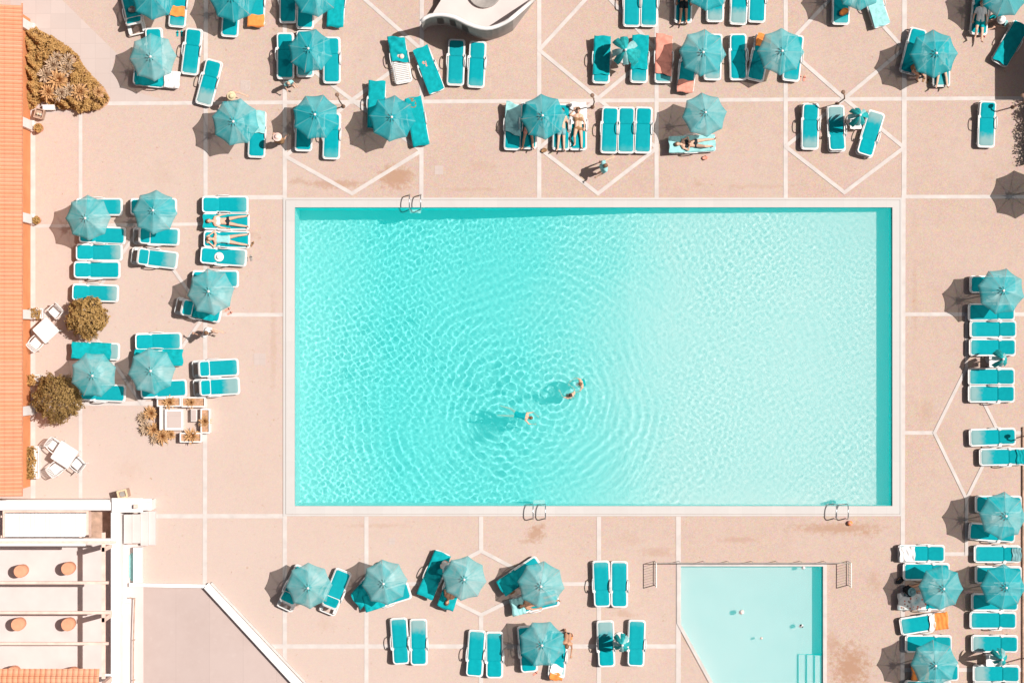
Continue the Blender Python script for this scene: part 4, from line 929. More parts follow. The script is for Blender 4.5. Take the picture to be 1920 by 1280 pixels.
 ('f9', 1872, 945, 0, 'f', 0, 'lounger behind the parasol under the white diamond tip'),
 ('f10', 1860, 998, -4, 'f', 0, 'shaded lounger foot showing under the parasol below the white diamond'),
 ('f11', 1728, 1037, 0, 'f', 0, 'lounger with a white towel bundled at its foot'),
 ('f12', 1870, 1038, 0, 'f', 1, 'lounger with a dark bag on its headrest'),
 ('f13', 1737, 1071, 0, 'f', 0, 'lounger mostly in black shade behind the parasol with the dark-clad person'),
 ('f14', 1729, 1127, 0, 'f', 0, 'lounger under the flower printed towel'),
 ('f15', 1731, 1168, 9, 'f', 1, 'tilted lounger with an orange towel over its headrest'),
 ('f16', 1741, 1206, 0, 'f', 0, 'lounger behind the lowest parasol beside the small pool'),
 ('f17', 1754, 1259, 0, 'f', 0, 'shaded lounger foot showing below the lowest parasol by the small pool'),
 ('f18', 1740, 1291, 0, 'f', 1, 'lounger cut by the bottom of the view under the lowest parasol'),
 ('f19', 1872, 1077, 0, 'f', 0, 'lounger behind the half-shaded parasol by the timber edging'),
 ('f20', 1865, 1128, 0, 'f', 0, 'shaded lounger foot below the half-shaded parasol by the timber edging'),
 ('f21', 1862, 1162, 0, 'f', 1, 'first sunlit lounger below the parasols by the timber edging'),
 ('f22', 1865, 1206, 0, 'f', 2, 'lounger directly above the lowest folded parasol'),
 ('f23', 1868, 1262, 0, 'f', 2, 'lounger directly below the lowest folded parasol'),
 ('f24', 1868, 1293, 0, 'f', 1, 'lounger cut by the bottom of the view below the lowest folded parasol'),
]
for k, x, y, a, kind, fade, lab in LT: LL[k] = lounger(x, y, a, kind, fade, lab)
SLOPE = math.tan(FLAT)
def lz(x): return SE + .015 + (max(0, x - HX) * SLOPE if x > HX else 0)
def place(o, key): o.location = LL[key][0]; o.rotation_euler = (0, 0, LL[key][1])
def towel(key, x0, x1, hw, mat, label, seed=1, over=.0, skew=.0, yoff=0, rough=.022, name='beach_towel', cat='towel'):
    rr = random.Random(seed); ph = [rr.uniform(0, 6.3) for _ in range(6)]
    mb = MB(); th = .014
    def f(u, v, dz=0):
        x = x0 + (x1 - x0) * u; q = 2 * v - 1; x += skew * q + .02 * math.sin(9 * v + ph[0]); y = yoff + hw * q * (1 + .05 * math.sin(7 * u + ph[1]))
        e = max(0, abs(y) - .335); z = lz(x) + .028 + rough * (math.sin(13 * u * (x1 - x0) + ph[2] + 2 * v) * math.sin(9 * v + ph[3]) + .5 * math.sin(21 * u + 5 * v + ph[4])) * .5 + rough * .6
        z -= e * 1.6 + (max(0, x - .97) + max(0, -x - .97)) * 1.5
        return (x, (1 if y > 0 else -1) * (min(abs(y), .335) + e * .45), max(z, .02) + dz)
    mb.grid(lambda u, v: f(u, v, th), 26, 14); mb.grid(lambda u, v: f(u, 1 - v), 26, 14)
    o = mb.obj(name, M[mat], None, True, label=label, category=cat, group='towels left on loungers'); place(o, key); return o
towel('a2', -.52, -.10, .30, 'orange_cloth', 'small orange towel on the far row lounger by the corner parasol', 2)
towel('a4', -1.02, -.52, .37, 'orange_cloth', 'orange towel wrapped over a lounger foot, far row', 3, rough=.012)
towel('a7', -1.03, .10, .36, 'teal_cloth', 'teal towel over the foot of the raised far row lounger', 4)
towel('b1', -.98, -.35, .37, 'white_cloth', 'rumpled white towel at the foot of the crosswise lounger', 5, rough=.05)
towel('b1', -.30, .80, .38, 'teal_cloth', 'teal towel below the first faded middle row parasol', 6)
towel('b8', -.08, .95, .38, 'teal_cloth', 'crumpled teal towel at the head of the bare-slatted lounger', 7, rough=.09, skew=.10)
towel('b9', -.95, .98, .33, 'teal_cloth', 'smooth teal towel on the tilted lounger near the pavilion', 8, rough=.02)
towel('b9', .18, .40, .10, 'coral_cloth', 'small peach cloth lying on a teal towel', 9, yoff=.08, rough=.015)
towel('b12', -.60, .98, .36, 'teal_cloth', 'teal towel half in the drooping parasol\'s shadow', 10, rough=.04)
towel('b13', -.40, 1.0, .37, 'teal_cloth', 'ragged-edged teal towel beside the drooping parasol', 11, rough=.04)
towel('b14', -.62, 1.02, .37, 'coral_cloth', 'long coral towel covering a whole lounger', 12, rough=.05, skew=.08)
towel('b15', -1.0, -.48, .34, 'coral_cloth', 'coral towel folded over a shaded lounger\'s foot', 13)
towel('b18', .45, .98, .30, 'orange_cloth', 'orange towel at the head of the tilted dark lounger', 14)
towel('c4', -.98, .98, .37, 'teal_cloth', 'plain teal towel on the lounger by the band crossing', 15, rough=.02)
towel('c5', -1.04, .98, .37, 'teal_cloth', 'teal towel over the tilted lounger beside the white band', 16, rough=.03)
towel('c5', .55, .95, .20, 'brown_cloth', 'small brown cloth at the head of the tilted towel covered lounger', 17, yoff=.12)
towel('c6', -.30, .95, .33, 'pale_teal_cloth', 'pale patterned towel on the lounger beside two sunbathers', 18, rough=.05, skew=.12)
towel('c1', .05, .96, .34, 'pale_teal_cloth', 'pale towel piled at a lounger head by the near row parasol', 19, rough=.06)
towel('c13', -.95, .98, .36, 'pale_teal_cloth', 'pale teal towel under the person lying on their side', 20, rough=.03)
towel('c9', .1, .99, .35, 'white_cloth', 'white towel under the reclining woman', 21, rough=.04)
towel('d10', -.2, .92, .27, 'teal_cloth', 'teal towel under the sunbather in a dark bikini', 22, rough=.02)
towel('d15', -.62, .98, .37, 'teal_cloth', 'teal towel on the lounger below the round bush', 23, rough=.03)
towel('d18', -1.02, .95, .37, 'teal_cloth', 'teal towel on the lounger behind the second lower parasol', 24, rough=.03)
towel('d13', -.8, .1, .34, 'teal_cloth', 'shaded teal towel under the lone parasol near the pool', 25, rough=.05, skew=.1)
towel('e3', -.3, 1.0, .40, 'teal_cloth', 'shaded teal towel under the second parasol below the pool', 26, rough=.06, skew=.12)
towel('e4', .2, 1.04, .37, 'teal_cloth', 'bright teal towel tip beside the second parasol below the pool', 27, rough=.05)
towel('e5', -.95, 1.02, .39, 'teal_cloth', 'dark teal towel covering the tilted lounger by the third parasol', 28, rough=.03)
towel('e6', .25, 1.03, .38, 'teal_cloth', 'teal towel at the head of the tanned person\'s lounger', 29, rough=.05)
towel('e7', .1, 1.0, .40, 'teal_cloth', 'shaded teal towel beside the fourth parasol below the pool', 30, rough=.06)
towel('e8', .45, 1.03, .38, 'pale_teal_cloth', 'pale teal towel tip at the fourth parasol below the pool', 31, rough=.06)
towel('e16', .40, .80, .26, 'white_cloth', 'white cloth on the lounger below the flat-edged parasol', 32, rough=.06, skew=.1)
towel('e16', .70, 1.03, .26, 'orange_cloth', 'orange cloth hanging off the lounger below the flat-edged parasol', 33, rough=.05)
towel('f11', -.93, -.30, .30, 'white_cloth', 'white towel bundled at a lounger foot on the hedge side', 34, rough=.10)
towel('f14', -1.02, .15, .37, 'print', 'flower printed towel beside the dark-clad person', 35, rough=.04)
towel('f15', .45, 1.0, .38, 'orange_cloth', 'orange towel over the headrest of the tilted hedge side lounger', 36, rough=.03, skew=.05)
towel('f15', .25, .48, .36, 'white_cloth', 'pale hem folded beside the orange headrest towel', 37, rough=.03, skew=.05)
towel('f12', .58, .94, .27, 'grey_teal_cloth', 'dark cloth bag lying on a hedge side headrest', 38, rough=.025, name='cloth_bag', cat='bag')
towel('a15', -.95, .95, .33, 'pale_teal_cloth', 'pale towel on the tilted far row lounger', 39, rough=.02)
towel('a17', -.9, .9, .34, 'teal_cloth', 'teal towel on the lounger lying in the big rectangular shadow', 40, rough=.05)
towel('f8', .55, .95, .30, 'teal_cloth', 'teal headrest cloth on the lounger running off the deck edge', 41, rough=.03)
towel('f17', -1.0, -.3, .36, 'orange_cloth', 'orange towel on the shaded lounger below the lowest parasol', 42, rough=.03)

# ------------------------------------------------------------------ parasols
def canopy_mesh(name, mat, tip=.955, rim=1.93, apex=2.36, sag=.05, seed=0):
    rr = random.Random(seed); mb = MB(); nr, na = 7, 8; vs = []; fs = []
    ring0 = []
    sag *= rr.uniform(.6, 1.7); tipz = [rr.uniform(-.05, .05) for _ in range(8)]
    for i in range(nr + 1):
        u = .05 + .95 * i / nr
        for k in range(8 * na):
            t = k / na; a = 2 * math.pi * t / 8; g = t - math.floor(t); q = abs(2 * g - 1)
            chord = math.cos(math.pi / 8) / math.cos((g - .5) * math.pi / 4); R = tip * (chord - .035 * (1 - q * q))
            j = int(t) % 8; tz = tipz[j] * (1 - g) + tipz[(j + 1) % 8] * g
            z = apex + (rim + tz - apex) * u ** 1.12 - sag * u * u * (1 - q * q) * .7 - .010 * math.sin(9 * u + 3 * j) * (1 - q)
            vs.append((R * u * math.cos(a), R * u * math.sin(a), z))
    n = 8 * na; fs = [(i * n + k, i * n + (k + 1) % n, (i + 1) * n + (k + 1) % n, (i + 1) * n + k) for i in range(nr) for k in range(n)]
    # small hanging hem
    b = nr * n; hem = [(v[0] * 1.002, v[1] * 1.002, v[2] - .05) for v in vs[b:b + n]]; vs += hem
    fs += [(b + k, b + (k + 1) % n, b + n + (k + 1) % n, b + n + k) for k in range(n)]
    mb.add(vs, fs); return mb.mesh(name, mat, True)
CAN = {(t, s): canopy_mesh('canopy', M['canopy%d' % t], seed=s) for t in range(3) for s in range(4)}
def crown_mesh(mat):
    mb = MB(); n = 32; vs = []
    for r, z in ((.03, 2.43), (.085, 2.415), (.155, 2.365)):
        for k in range(n): a = 2 * math.pi * k / n; w_ = .030 * math.cos(8 * a); vs.append(((r + w_ * r / .12) * math.cos(a), (r + w_ * r / .12) * math.sin(a), z + (.034 * math.cos(8 * a) if r > .1 else 0)))
    mb.add(vs, [(i * n + k, i * n + (k + 1) % n, (i + 1) * n + (k + 1) % n, (i + 1) * n + k) for i in range(2) for k in range(n)]); return mb.mesh('crown', mat, True)
CRN = [crown_mesh(M['canopy%d' % t]) for t in range(3)]
mb = MB(); mb.tube([(0, 0, .1), (0, 0, 2.40)], .022, 10); POLE = mb.mesh('pole', M['pole'], True)
mb = MB(); mb.lathe([(.02, 2.39), (.048, 2.405), (.055, 2.44), (.04, 2.475), (.01, 2.49)], n=14); FIN = mb.mesh('finial', M['white_plastic'], True)
mb = MB(); mb.lathe([(.26, 0), (.26, .05), (.22, .10), (.05, .13), (.035, .30)], n=20); BASE = mb.mesh('base', M['white_stucco'], True)
mb = MB(); mb.lathe([(.022, 1.95), (.05, 1.96), (.05, 2.02), (.022, 2.03)], n=12); HUB = mb.mesh('hub', M['grey_metal'])
mb = MB(); mb.tube([(.03, 0, 2.33), (.5, 0, 2.115), (.945, 0, 1.905)], .009, 6); mb.tube([(.04, 0, 1.99), (.50, 0, 2.105)], .008, 6); RIB = mb.mesh('rib', M['grey_metal'])
ROT = random.Random(3)
def parasol(x, y, flat, tone, label, tilt=1.0):
    q = P(x, y, 1.95); root = thing('parasol', label, 'parasol', 'open teal parasols', (q.x, q.y, 0)); a = math.radians((22.5 if flat else 0) + ROT.uniform(-9, 9))
    root.rotation_euler = (math.radians(ROT.uniform(-5, 5) * tilt), math.radians(ROT.uniform(-5, 5) * tilt), a); s = ROT.uniform(.965, 1.045); root.scale = (s, s, 1)
    link('base', BASE, root); link('pole', POLE, root); link('canopy', CAN[(tone, ROT.randint(0, 3))], root); link('crown', CRN[tone], root); link('finial', FIN, root); link('hub', HUB, root)
    for i in range(8): r = link('rib', RIB, root); r.rotation_euler = (0, 0, math.pi / 4 * i)
for p in (
 (290, -7, 0, 0, 'parasol over the raised shaded lounger in the far row by the plaza'), (437, -8, 0, 0, 'parasol next to the orange-footed lounger, far row'), (585, -10, 0, 0, 'far row parasol beside the raised lounger with teal towel'),
 (1320, -18, 0, 0, 'far row parasol above the bare legs in its shade'), (1606, -17, 0, 1, 'far row parasol beside the orange bag'), (1884, -17, 1, 0, 'far row parasol beside the shade structure'),
 (287, 101, 0, 2, 'pale striped-looking parasol beside the plaza, middle row'), (586, 99, 1, 0, 'middle row parasol with lounger outlines ghosting through, near a child'), (1319, 92, 0, 1, 'middle row parasol between the coral-footed lounger and a shaded one'), (1463, 92, 0, 1, 'middle row parasol on the diamond lines by the orange towel'), (1748, 95, 0, 0, 'bright parasol above the brown-haired sitting person'),
 (444, 224, 1, 1, 'near row parasol beside the woman in the straw hat'), (589, 225, 1, 0, 'near row parasol beside the pink-white hat'), (733, 222, 0, 0, 'near row parasol over the band crossing, towelled loungers both sides'), (1024, 220, 0, 0, 'near row parasol shading the sunbathers by the lamp'), (1320, 222, 0, 1, 'near row parasol above the person lying on their side'),
 (168, 402, 0, 2, 'parasol nearest the orange wall, over the stack of loungers'), (288, 404, 0, 1, 'second parasol from the orange wall, above the raised lounger'), (399, 550, 0, 2, 'lone parasol near the walking man in white'), (167, 698, 1, 2, 'parasol beside the dense round bush'), (279, 698, 0, 2, 'parasol above the planter troughs'),
 (579, 1091, 0, 2, 'first parasol below the pool, nearest the court wall'), (725, 1092, 0, 2, 'second parasol below the pool, over the bright towel tips'), (869, 1085, 0, 2, 'third parasol below the pool, above the tanned lying person'), (1015, 1094, 0, 2, 'fourth parasol below the pool, at the diamond corner'), (1018, 1210, 1, 1, 'flat-edged parasol in the front row by the orange cloth'),
 (1880, 549, 1, 1, 'parasol at the top of the hedge side column'), (1876, 971, 0, 1, 'parasol under the tip of the white diamond, hedge side'), (1760, 1103, 0, 1, 'parasol above the dark-clad person and printed towel'), (1876, 1104, 0, 0, 'parasol half shaded beside the timber edging'), (1758, 1241, 0, 1, 'lowest parasol, beside the small pool'), (1968, 350, 0, 0, 'parasol beyond the deck edge below the hedge, seen by its shadow')):
    parasol(*p)
def folded(x, y, r, label, h=2.25, seed=0, table_at=None):
    q = P(x, y, h); root = thing('folded_parasol', label, 'folded parasol', 'half closed parasols', (q.x, q.y, 0)); rr = random.Random(seed)
    link('base', BASE, root); link('pole', POLE, root).scale = (1, 1, h / 2.4); f = link('finial', FIN, root); f.location = (0, 0, h - 2.4)
    for k in range(8):
        a = math.pi / 4 * k + rr.uniform(-.15, .15); R = r * rr.uniform(.85, 1.12); drop = rr.uniform(.55, .75); d = Vector((math.cos(a), math.sin(a), 0)); s = Vector((-d.y, d.x, 0)); w_ = R * .25
        for mi, (mat, side, zo) in enumerate((('canopy_solid', 1, 0), ('canopy_inside', -1, -.012))):
            mb = MB(); vs = []
            for i in range(7):
                t = i / 6; c = d * (R * t ** .8) + Vector((0, 0, h - .03 - drop * t ** 1.6 + zo)); ww = w_ * (.12 + math.sin(math.pi * min(1, t * .62 + .05)) * .95)
                vs += [c - s * ww - Vector((0, 0, ww * .9)), c, c + s * ww * .2 * side + Vector((0, 0, .0)), c + s * ww - Vector((0, 0, ww * .9))] if mi == 0 else [c - s * ww * .8 - Vector((0, 0, ww)), c - Vector((0, 0, .03)), c - Vector((0, 0, .03)), c + s * ww * .8 - Vector((0, 0, ww))]
            mb.add(vs, [(4 * i + j, 4 * i + j + 1, 4 * i + j + 5, 4 * i + j + 4) for i in range(6) for j in range(3)])
            if k in (1, 4, 6) and mi == 0: mat = 'canopy_inside'  # some flaps paler, highlights of sunlit folds put into their colour
            mb.obj('flap' if mi == 0 else 'lining', M[mat], root, True)
folded(1173, 94, .60, 'big half-closed parasol drooping between two towelled loungers', 2.3, 1)
folded(1613, 216, .40, 'half-closed parasol between the two loungers with heads to the pool', 2.2, 2)
folded(1167, 1209, .36, 'half-closed teal and white parasol by the bleached lounger, near the small pool', 2.2, 3)
folded(1881, 673, .36, 'half-closed parasol with a tiny white table in the hedge side column', 2.2, 4)
folded(1879, 1236, .36, 'lowest half-closed parasol on the hedge side', 2.2, 5)
for x, y, l in ((1605, 231, 'small white side table under the half-closed parasol by the lamp'), (1866, 678, 'small white side table at the half-closed parasol, hedge side column'), (1860, 1238, 'small white side table at the lowest half-closed parasol'), (1168, 1206, 'small white side table beneath the teal and white half-closed parasol')):
    q = P(x, y, .5); t = thing('side_table', l, 'side table', 'small white side tables', (q.x, q.y, 0)); mb = MB(); mb.prism(rrect(-.24, .24, -.24, .24, .05), .46, .49); mb.obj('tabletop', M['white_plastic'], t)
    for sx in (-1, 1):
        for sy in (-1, 1): mb = MB(); mb.tube([(sx * .19, sy * .19, .46), (sx * .21, sy * .21, 0)], .02, 6); mb.obj('leg', M['white_plastic'], t)

# ------------------------------------------------------------------ people
def capsule(mb, a, b, ra, rb, n=14):
    a, b = Vector(a), Vector(b); d = b - a; L_ = d.length
    if L_ < 1e-4: mb.ell(a, (ra, ra, ra), n, 8); return
    d.normalize(); pts = []; rs = []
    for i in range(5): t = math.pi / 2 * i / 4; pts.append(a - d * ra * math.cos(t) * .999); rs.append(max(.002, ra * math.sin(t)))
    for i in range(1, 5): t = math.pi / 2 * (1 - i / 4); pts.append(b + d * rb * (1 - math.sin(t)) if 0 else b + d * rb * math.cos(t) * .999); rs.append(max(.002, rb * math.sin(t)))
    mb.tube(pts, rs, n)
def remesh(mb, name, voxel, smooth, mats):
    me = mb.mesh('t', mats); o = bpy.data.objects.new('t', me); COL.objects.link(o)
    m = o.modifiers.new('r', 'REMESH'); m.mode = 'VOXEL'; m.voxel_size = voxel; m.use_smooth_shade = True
    if smooth: s = o.modifiers.new('s', 'SMOOTH'); s.iterations = smooth; s.factor = .5
    dg = C.evaluated_depsgraph_get(); dg.update(); r = bpy.data.meshes.new_from_object(o.evaluated_get(dg)); bpy.data.objects.remove(o); r.name = name; return r
def person(label, J, skin, hair, clothes, loc=None, rz=0, key=None, recv=False, hat=None, longhair=False, sc_=1.0):
    """J: joints in metres in the person's own space; one continuous body, hair and clothes as parts"""
    J = {k: Vector(v) for k, v in J.items()}
    root = thing('person', label, 'person', 'people around the pools')
    if key: place(root, key)
    else: root.location = loc; root.rotation_euler = (0, 0, rz)
    root.scale = (sc_,) * 3
    mb = MB(); up = (J['H'] - J['N']).normalized(); F = J['F'].normalized(); F = (F - up * F.dot(up)).normalized(); S = up.cross(F)
    R = Matrix((S, F, up)).transposed(); H = J['H']
    def hp(x, y, z): return H + S * x + F * y + up * z
    mb.ell(H + up * .02, (.078, .098, .112), 18, 14, rot=R); mb.ell(hp(0, .02, -.055), (.058, .072, .062), 14, 10, rot=R)
    mb.ell(hp(0, .102, -.012), (.014, .020, .026), 10, 8, rot=R); mb.ell(hp(0, .082, -.062), (.024, .014, .010), 10, 6, rot=R)
    for s in (-1, 1): mb.ell(hp(.08 * s, 0, 0), (.014, .022, .034), 10, 8, rot=R)
    capsule(mb, J['N'], hp(0, -.01, -.05), .056, .05); ch = (J['SL'] + J['SR']) / 2
    capsule(mb, J['SL'], J['SR'], .068, .068); mid = (ch + J['P']) / 2; hd = (J['SR'] - J['SL']).normalized()
    for s in (-1, 1):
        capsule(mb, ch + hd * .075 * s, mid + hd * .055 * s, .105, .088); capsule(mb, mid + hd * .05 * s, J['P'] + hd * .06 * s, .090, .105)
    capsule(mb, ch, J['N'], .08, .055)
    tor = list(zip(mb.v, range(1)))
    for s in 'LR':
        capsule(mb, J['S' + s], J['E' + s], .052, .040); capsule(mb, J['E' + s], J['W' + s], .040, .026)
        capsule(mb, J['H' + s], J['K' + s], .088, .055); capsule(mb, J['K' + s], (J['K' + s] * .6 + J['A' + s] * .4), .055, .056); capsule(mb, (J['K' + s] * .6 + J['A' + s] * .4), J['A' + s], .054, .034)
        capsule(mb, J['A' + s], J['T' + s], .036, .026); capsule(mb, J['P'], J['H' + s], .10, .09)
    body = remesh(mb, 'body', .016, 4, M[skin]); o = link('body', body, root)
    hm = MB()                                               # hands with five fingers, eyes
    for s in 'LR':
        w_ = J['W' + s]; d = (w_ - J['E' + s]).normalized(); sd = d.cross(Vector((0, 0, 1)));
        if sd.length < .1: sd = Vector((1, 0, 0))
        sd.normalize(); nn = sd.cross(d); Rm = Matrix((sd, d, nn)).transposed()
        hm.ell(w_ + d * .055, (.041, .058, .019), 12, 8, rot=Rm)
        for i, (q, l) in enumerate(((-.030, .064), (-.010, .076), (.010, .072), (.030, .056))):
            p0 = w_ + d * .092 + sd * q; hm.tube([p0, p0 + d * l * .5 + sd * q * .15 - nn * .004, p0 + d * l + sd * q * .3 - nn * .022], [.0095, .0088, .006], 7)
        p0 = w_ + d * .035 - sd * .036; hm.tube([p0, p0 + d * .03 - sd * .028, p0 + d * .062 - sd * .036 - nn * .006], [.012, .010, .007], 7)
    hands = hm.mesh('hands', M[skin], True)
    em = MB()
    for s in (-1, 1): em.ell(hp(.032 * s, .087, .012), (.013, .009, .008), 8, 6, rot=R)
    ey = em.mesh('eyes', M['eye'], True)
    # hands and eyes belong to the one body mesh
    import bmesh as _b
    bm = _b.new(); bm.from_mesh(body); body.materials.append(M['eye'])
    bm.from_mesh(hands); n0 = len(bm.faces); bm.from_mesh(ey); bm.faces.ensure_lookup_table()
    for f in bm.faces[n0:]: f.material_index = 1
    for f in bm.faces: f.smooth = True
    bm.to_mesh(body); bm.free(); objs = [o]
    if hair:
        mb = MB(); mb.ell(hp(0, -.018, .045), (.090, .100, .098), 18, 12, rot=R)
        if longhair: capsule(mb, hp(0, -.07, .02), hp(0, -.10, -.17), .075, .04)
        objs.append(mb.obj('hair', M[hair], root, True))
    if hat:
        mb = MB(); pts = [(.185, -.012), (.17, .0), (.105, .012), (.10, .06), (.075, .10), (.01, .108)]; nb = 22
        vs = [hp(r * math.cos(2 * math.pi * k / nb), -.01 + r * math.sin(2 * math.pi * k / nb), .055 + z) for r, z in pts for k in range(nb)]
        mb.add(vs, [(i * nb + k, i * nb + (k + 1) % nb, (i + 1) * nb + (k + 1) % nb, (i + 1) * nb + k) for i in range(len(pts) - 1) for k in range(nb)] + [tuple(range(5 * nb, 6 * nb))]); objs.append(mb.obj('hat', M[hat], root, True))
    for kind, mat in clothes:
        mb = MB(); e = .012
        if kind in ('trunks', 'bottom', 'suit'):
            for s in 'LR':
                capsule(mb, J['P'], J['H' + s], .10 + e, .094 + e); t = .42 if kind == 'trunks' else .06
                capsule(mb, J['H' + s], J['H' + s].lerp(J['K' + s], t), .088 + e, .078 + e)
        if kind == 'suit':
            for s in (-1, 1): capsule(mb, ch.lerp(mid, .35) + hd * .075 * s, mid + hd * .055 * s, .102 + e, .088 + e); capsule(mb, mid + hd * .05 * s, J['P'] + hd * .06 * s, .09 + e, .105 + e)
        if kind == 'top':
            for s in (-1, 1): capsule(mb, ch.lerp(mid, .42) + hd * .08 * s, ch.lerp(mid, .62) + hd * .07 * s, .100 + e, .096 + e)
        if kind in ('shirt', 'dress'):
            capsule(mb, J['SL'], J['SR'], .070 + e, .070 + e)
            for s in (-1, 1): capsule(mb, ch + hd * .075 * s, mid + hd * .055 * s, .107 + e, .09 + e); capsule(mb, mid + hd * .05 * s, J['P'] + hd * .06 * s, .092 + e, .110 + e)
            for s in 'LR': capsule(mb, J['S' + s], J['S' + s].lerp(J['E' + s], .55), .056 + e, .050 + e)
            if kind == 'dress':
                for s in 'LR': capsule(mb, J['H' + s], J['H' + s].lerp(J['K' + s], .7), .10 + e, .09 + e)
        objs.append(link({'trunks': 'swim_trunks', 'bottom': 'bikini_bottom', 'suit': 'swimsuit', 'top': 'bikini_top', 'shirt': 'shirt', 'dress': 'dress'}[kind], remesh(mb, kind, .020, 3, M[mat]), root))
    if recv: RECEIVERS.extend(objs)
    return root
def lying(headx=.70, arms='side', legs='straight', lift=.10):
    z = lambda x: lz(x) + lift
    J = dict(H=(headx, 0, z(headx) + .05), N=(headx - .16, 0, z(headx - .16)), SL=(headx - .23, .155, z(headx - .23)), SR=(headx - .23, -.155, z(headx - .23)), P=(headx - .70, 0, z(headx - .7)),
             HL=(headx - .76, .09, z(0)), HR=(headx - .76, -.09, z(0)), F=(-.15, 0, 1))
    if legs == 'bent': kn = [(headx - 1.10, .16, z(0) + .22), (headx - 1.14, -.13, z(0) - .02)]; an = [(headx - 1.40, .14, z(0) - .04), (headx - 1.54, -.14, z(0) - .03)]
    elif legs == 'wide': kn = [(headx - 1.17, .17, z(0) + .02), (headx - 1.17, -.17, z(0) + .02)]; an = [(headx - 1.56, .22, z(0) - .04), (headx - 1.56, -.22, z(0) - .04)]
    else: kn = [(headx - 1.17, .11, z(0) + .02), (headx - 1.17, -.11, z(0) + .02)]; an = [(headx - 1.57, .13, z(0) - .04), (headx - 1.57, -.13, z(0) - .04)]
    J.update(KL=kn[0], KR=kn[1], AL=an[0], AR=an[1], TL=(an[0][0] - .06, an[0][1] + .05, an[0][2] + .14), TR=(an[1][0] - .06, an[1][1] - .05, an[1][2] + .14))
    sx = headx - .23; zz = z(sx)
    if arms == 'side': J.update(EL=(sx - .24, .26, zz - .07), WL=(sx - .46, .28, zz - .10), ER=(sx - .24, -.26, zz - .07), WR=(sx - .46, -.28, zz - .10))
    elif arms == 'up': J.update(EL=(sx + .05, .33, zz), WL=(sx + .25, .16, zz + .06), ER=(sx + .05, -.33, zz), WR=(sx + .25, -.16, zz + .06))
    elif arms == 'fold': J.update(EL=(sx - .20, .27, zz + .02), WL=(sx - .24, .06, zz + .14), ER=(sx - .2, -.27, zz + .02), WR=(sx - .26, -.04, zz + .14))
    else: J.update(EL=(sx + .05, .33, zz), WL=(sx + .25, .16, zz + .06), ER=(sx - .24, -.26, zz - .05), WR=(sx - .46, -.25, zz - .08))
    return J
def standing(stride=.0, arms=(.1, -.1), lean=.04, out=.0):
    """x is forward"""
    J = dict(H=(lean * 1.6 + .03, 0, 1.57), N=(lean * 1.4, 0, 1.42), SL=(lean * 1.3, .17, 1.37), SR=(lean * 1.3, -.17, 1.37), P=(0, 0, .93), HL=(0, .09, .88), HR=(0, -.09, .88), F=(1, 0, -.1))
    J.update(KL=(stride * .6 + .04, .10, .48), AL=(stride * .8, .11, .09), TL=(stride * .8 + .15, .13, .04), KR=(-stride * .25 + .03, -.10, .48), AR=(-stride, -.11, .11 + abs(stride) * .2), TR=(-stride + .14, -.13, .04))
    for s, q, a in (('L', 1, arms[0]), ('R', -1, arms[1])): J['E' + s] = (a * .6 + lean, q * (.24 + out), 1.09); J['W' + s] = (a * 1.6 + .08, q * (.26 + out * 2), .86 + abs(a) * .25)
    return J
def sitting(h=.0, legs=.5, arms='lap', lean=.0, drop=0):
    J = dict(H=(lean * 1.5 + .02, 0, h + .72), N=(lean * 1.2, 0, h + .57), SL=(lean, .16, h + .52), SR=(lean, -.16, h + .52), P=(0, 0, h + .11), HL=(.05, .09, h + .10), HR=(.05, -.09, h + .10), F=(1, 0, -.2),
             KL=(.42, .14, h + .16), KR=(.42, -.14, h + .16), EL=(.10, .24, h + .28), WL=(.30, .14, h + .20), ER=(.10, -.24, h + .28), WR=(.30, -.14, h + .20))
    if drop: J.update(AL=(.46, .15, .08), AR=(.46, -.15, .08), TL=(.60, .17, .04), TR=(.60, -.17, .04))
    else: J.update(AL=(.80, .16, h + .06), AR=(.80, -.16, h + .06), TL=(.86, .18, h + .16), TR=(.86, -.18, h + .16))
    return J
# sunbathers on loungers
person('reclining woman in a dark bikini on a white towel beside the lamp post', lying(.66, 'mixed', 'bent'), 'skin', 'brown_hair', (('top', 'brown_cloth'), ('bottom', 'brown_cloth')), key='c9', longhair=True)
person('sunbather on the shaded half of the loungers with one leg in the sun', lying(.62, 'side', 'straight'), 'skin', 'dark_hair', (('trunks', 'grey_teal_cloth'),), key='c8')
person('sunbather whose crossed shins show below a near row parasol', lying(.62, 'fold', 'wide'), 'tan_skin', 'dark_hair', (('trunks', 'coral_cloth'),), key='c7')
Js = lying(.62, 'fold', 'bent', .13); person('person lying on their side on a pale teal towel under the parasol edge', Js, 'skin', 'brown_hair', (('bottom', 'black_cloth'), ('top', 'black_cloth')), key='c13')
person('sunbather in a dark bikini with arms loosely out, legs apart', lying(.66, 'side', 'wide'), 'skin', 'brown_hair', (('top', 'white_cloth'), ('bottom', 'black_cloth')), key='d10', longhair=True)
person('sunbather in a pale swimsuit with both arms bent behind the head', lying(.66, 'up', 'wide'), 'skin', 'brown_hair', (('suit', 'pale_teal_cloth'),), key='d11')
person('person whose bare legs show below the far row parasol', lying(.60, 'side', 'straight'), 'tan_skin', 'dark_hair', (('trunks', 'black_cloth'),), key='a10')
person('person whose sunlit legs show below the bright middle row parasol', lying(.58, 'side', 'wide'), 'skin', 'brown_hair', (('trunks', 'black_cloth'),), key='b21')
Jr = {k: (-v[0], -v[1], v[2]) for k, v in lying(.62, 'fold', 'bent').items()}
person('person with a bent arm at the foot of a far lounger by the shade structure', lying(.30, 'side', 'bent'), 'skin', 'brown_hair', (('trunks', 'teal_cloth'), ('shirt', 'white_cloth')), key='a16')
